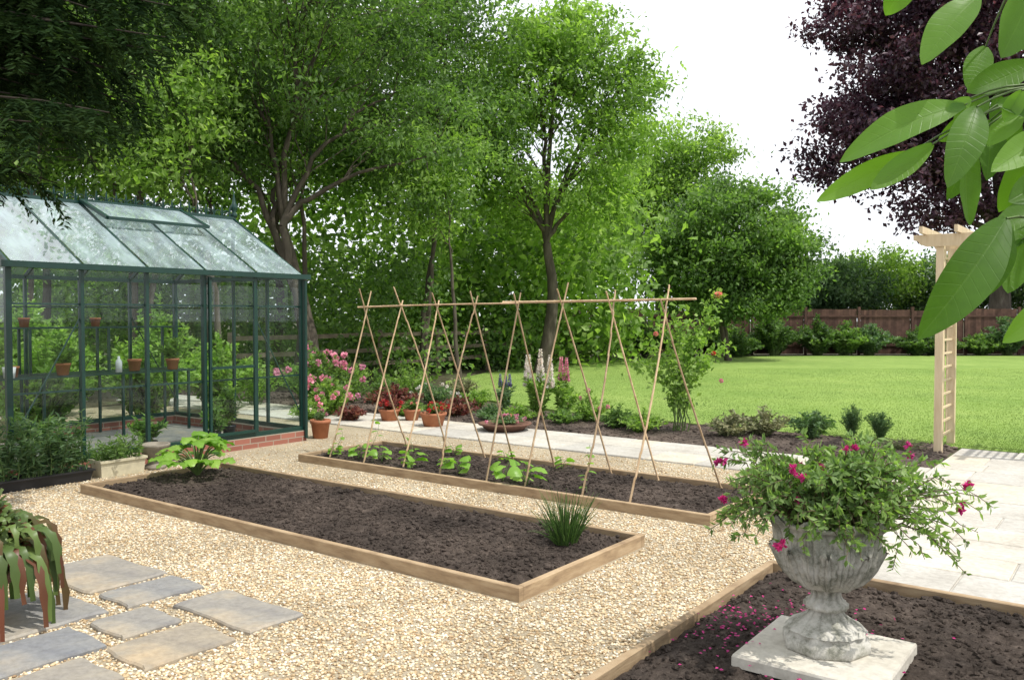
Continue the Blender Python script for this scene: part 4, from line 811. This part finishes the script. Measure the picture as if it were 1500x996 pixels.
p=MB(); lathe(p,[(0,0),(.04,0),(.04,.14),(.015,.18),(.015,.21),(0,.21)],16); thing("spray_bottle","white plastic bottle on the greenhouse bench","bottle",GW_(-2.25,2.3,.862),0,None,p.mesh("spray_bottle",[m_whitep],True))
p=MB(); lathe(p,[(0,0),(.06,0),(.075,.13),(.07,.13),(0,.11)],16); thing("flower_pot","small white plastic pot on greenhouse bench","flower pot",GW_(-2.25,.95,.862),0,None,p.mesh("flower_pot",[m_whitep],True))
for (x,y,h) in [(-7.6,10.2,1.5),(-6.4,11.6,1.4),(-8.6,12.2,1.9),(-5.6,13.0,1.5),(-7.2,13.4,1.8),(-9.6,10.8,1.9),(-4.9,14.2,1.5),(-6.2,15.0,2.2),(-8.2,14.6,2.4)]:
    plant("shrub","bright green leafy shrub behind the greenhouse",(x,y,0),h,.85,85,55,.11,.06,m_leafl,cat="shrub",stemw=.01)
# ---------------------------------------------------------------- light and camera
sv=Vector((.42,-.24,.87)).normalized(); el=math.asin(sv.z); az=math.atan2(sv.x,sv.y)
w=bpy.data.worlds.new("World"); bpy.context.scene.world=w; w.use_nodes=True; nt=w.node_tree; bg=nt.nodes["Background"]
sky=nt.nodes.new("ShaderNodeTexSky"); sky.sky_type='NISHITA'; sky.sun_disc=False; sky.sun_elevation=el; sky.sun_rotation=az; sky.dust_density=3; sky.air_density=1.
tc=nt.nodes.new("ShaderNodeTexCoord"); n=nt.nodes.new("ShaderNodeTexNoise"); n.inputs["Scale"].default_value=2.2; n.inputs["Detail"].default_value=6; nt.links.new(tc.outputs["Generated"],n.inputs["Vector"])
r=ramp(nt,[(.35,(.82,.82,.82)),(.6,(.99,.99,.99))],n.outputs[0])
c=mix(nt,sky.outputs[0],(9.3,9.6,10.0),r); nt.links.new(c,bg.inputs[0]); bg.inputs[1].default_value=.142
L=bpy.data.lights.new("sun","SUN"); L.energy=4.1; L.angle=R(.6); L.color=(1,.96,.88); lo=bpy.data.objects.new("sun",L); col.objects.link(lo); lo.rotation_euler=sv.to_track_quat('Z','Y').to_euler()
cam=bpy.data.cameras.new("camera"); cam.lens=30; cam.sensor_width=36; cam.clip_end=600; cam.clip_start=.05; co=bpy.data.objects.new("camera",cam); col.objects.link(co); co.location=(0,0,1.6); co.rotation_euler=(R(90-1.6),0,0)
sc=bpy.context.scene; sc.camera=co; sc.view_settings.view_transform='Standard'; sc.view_settings.look='None'; sc.view_settings.exposure=0
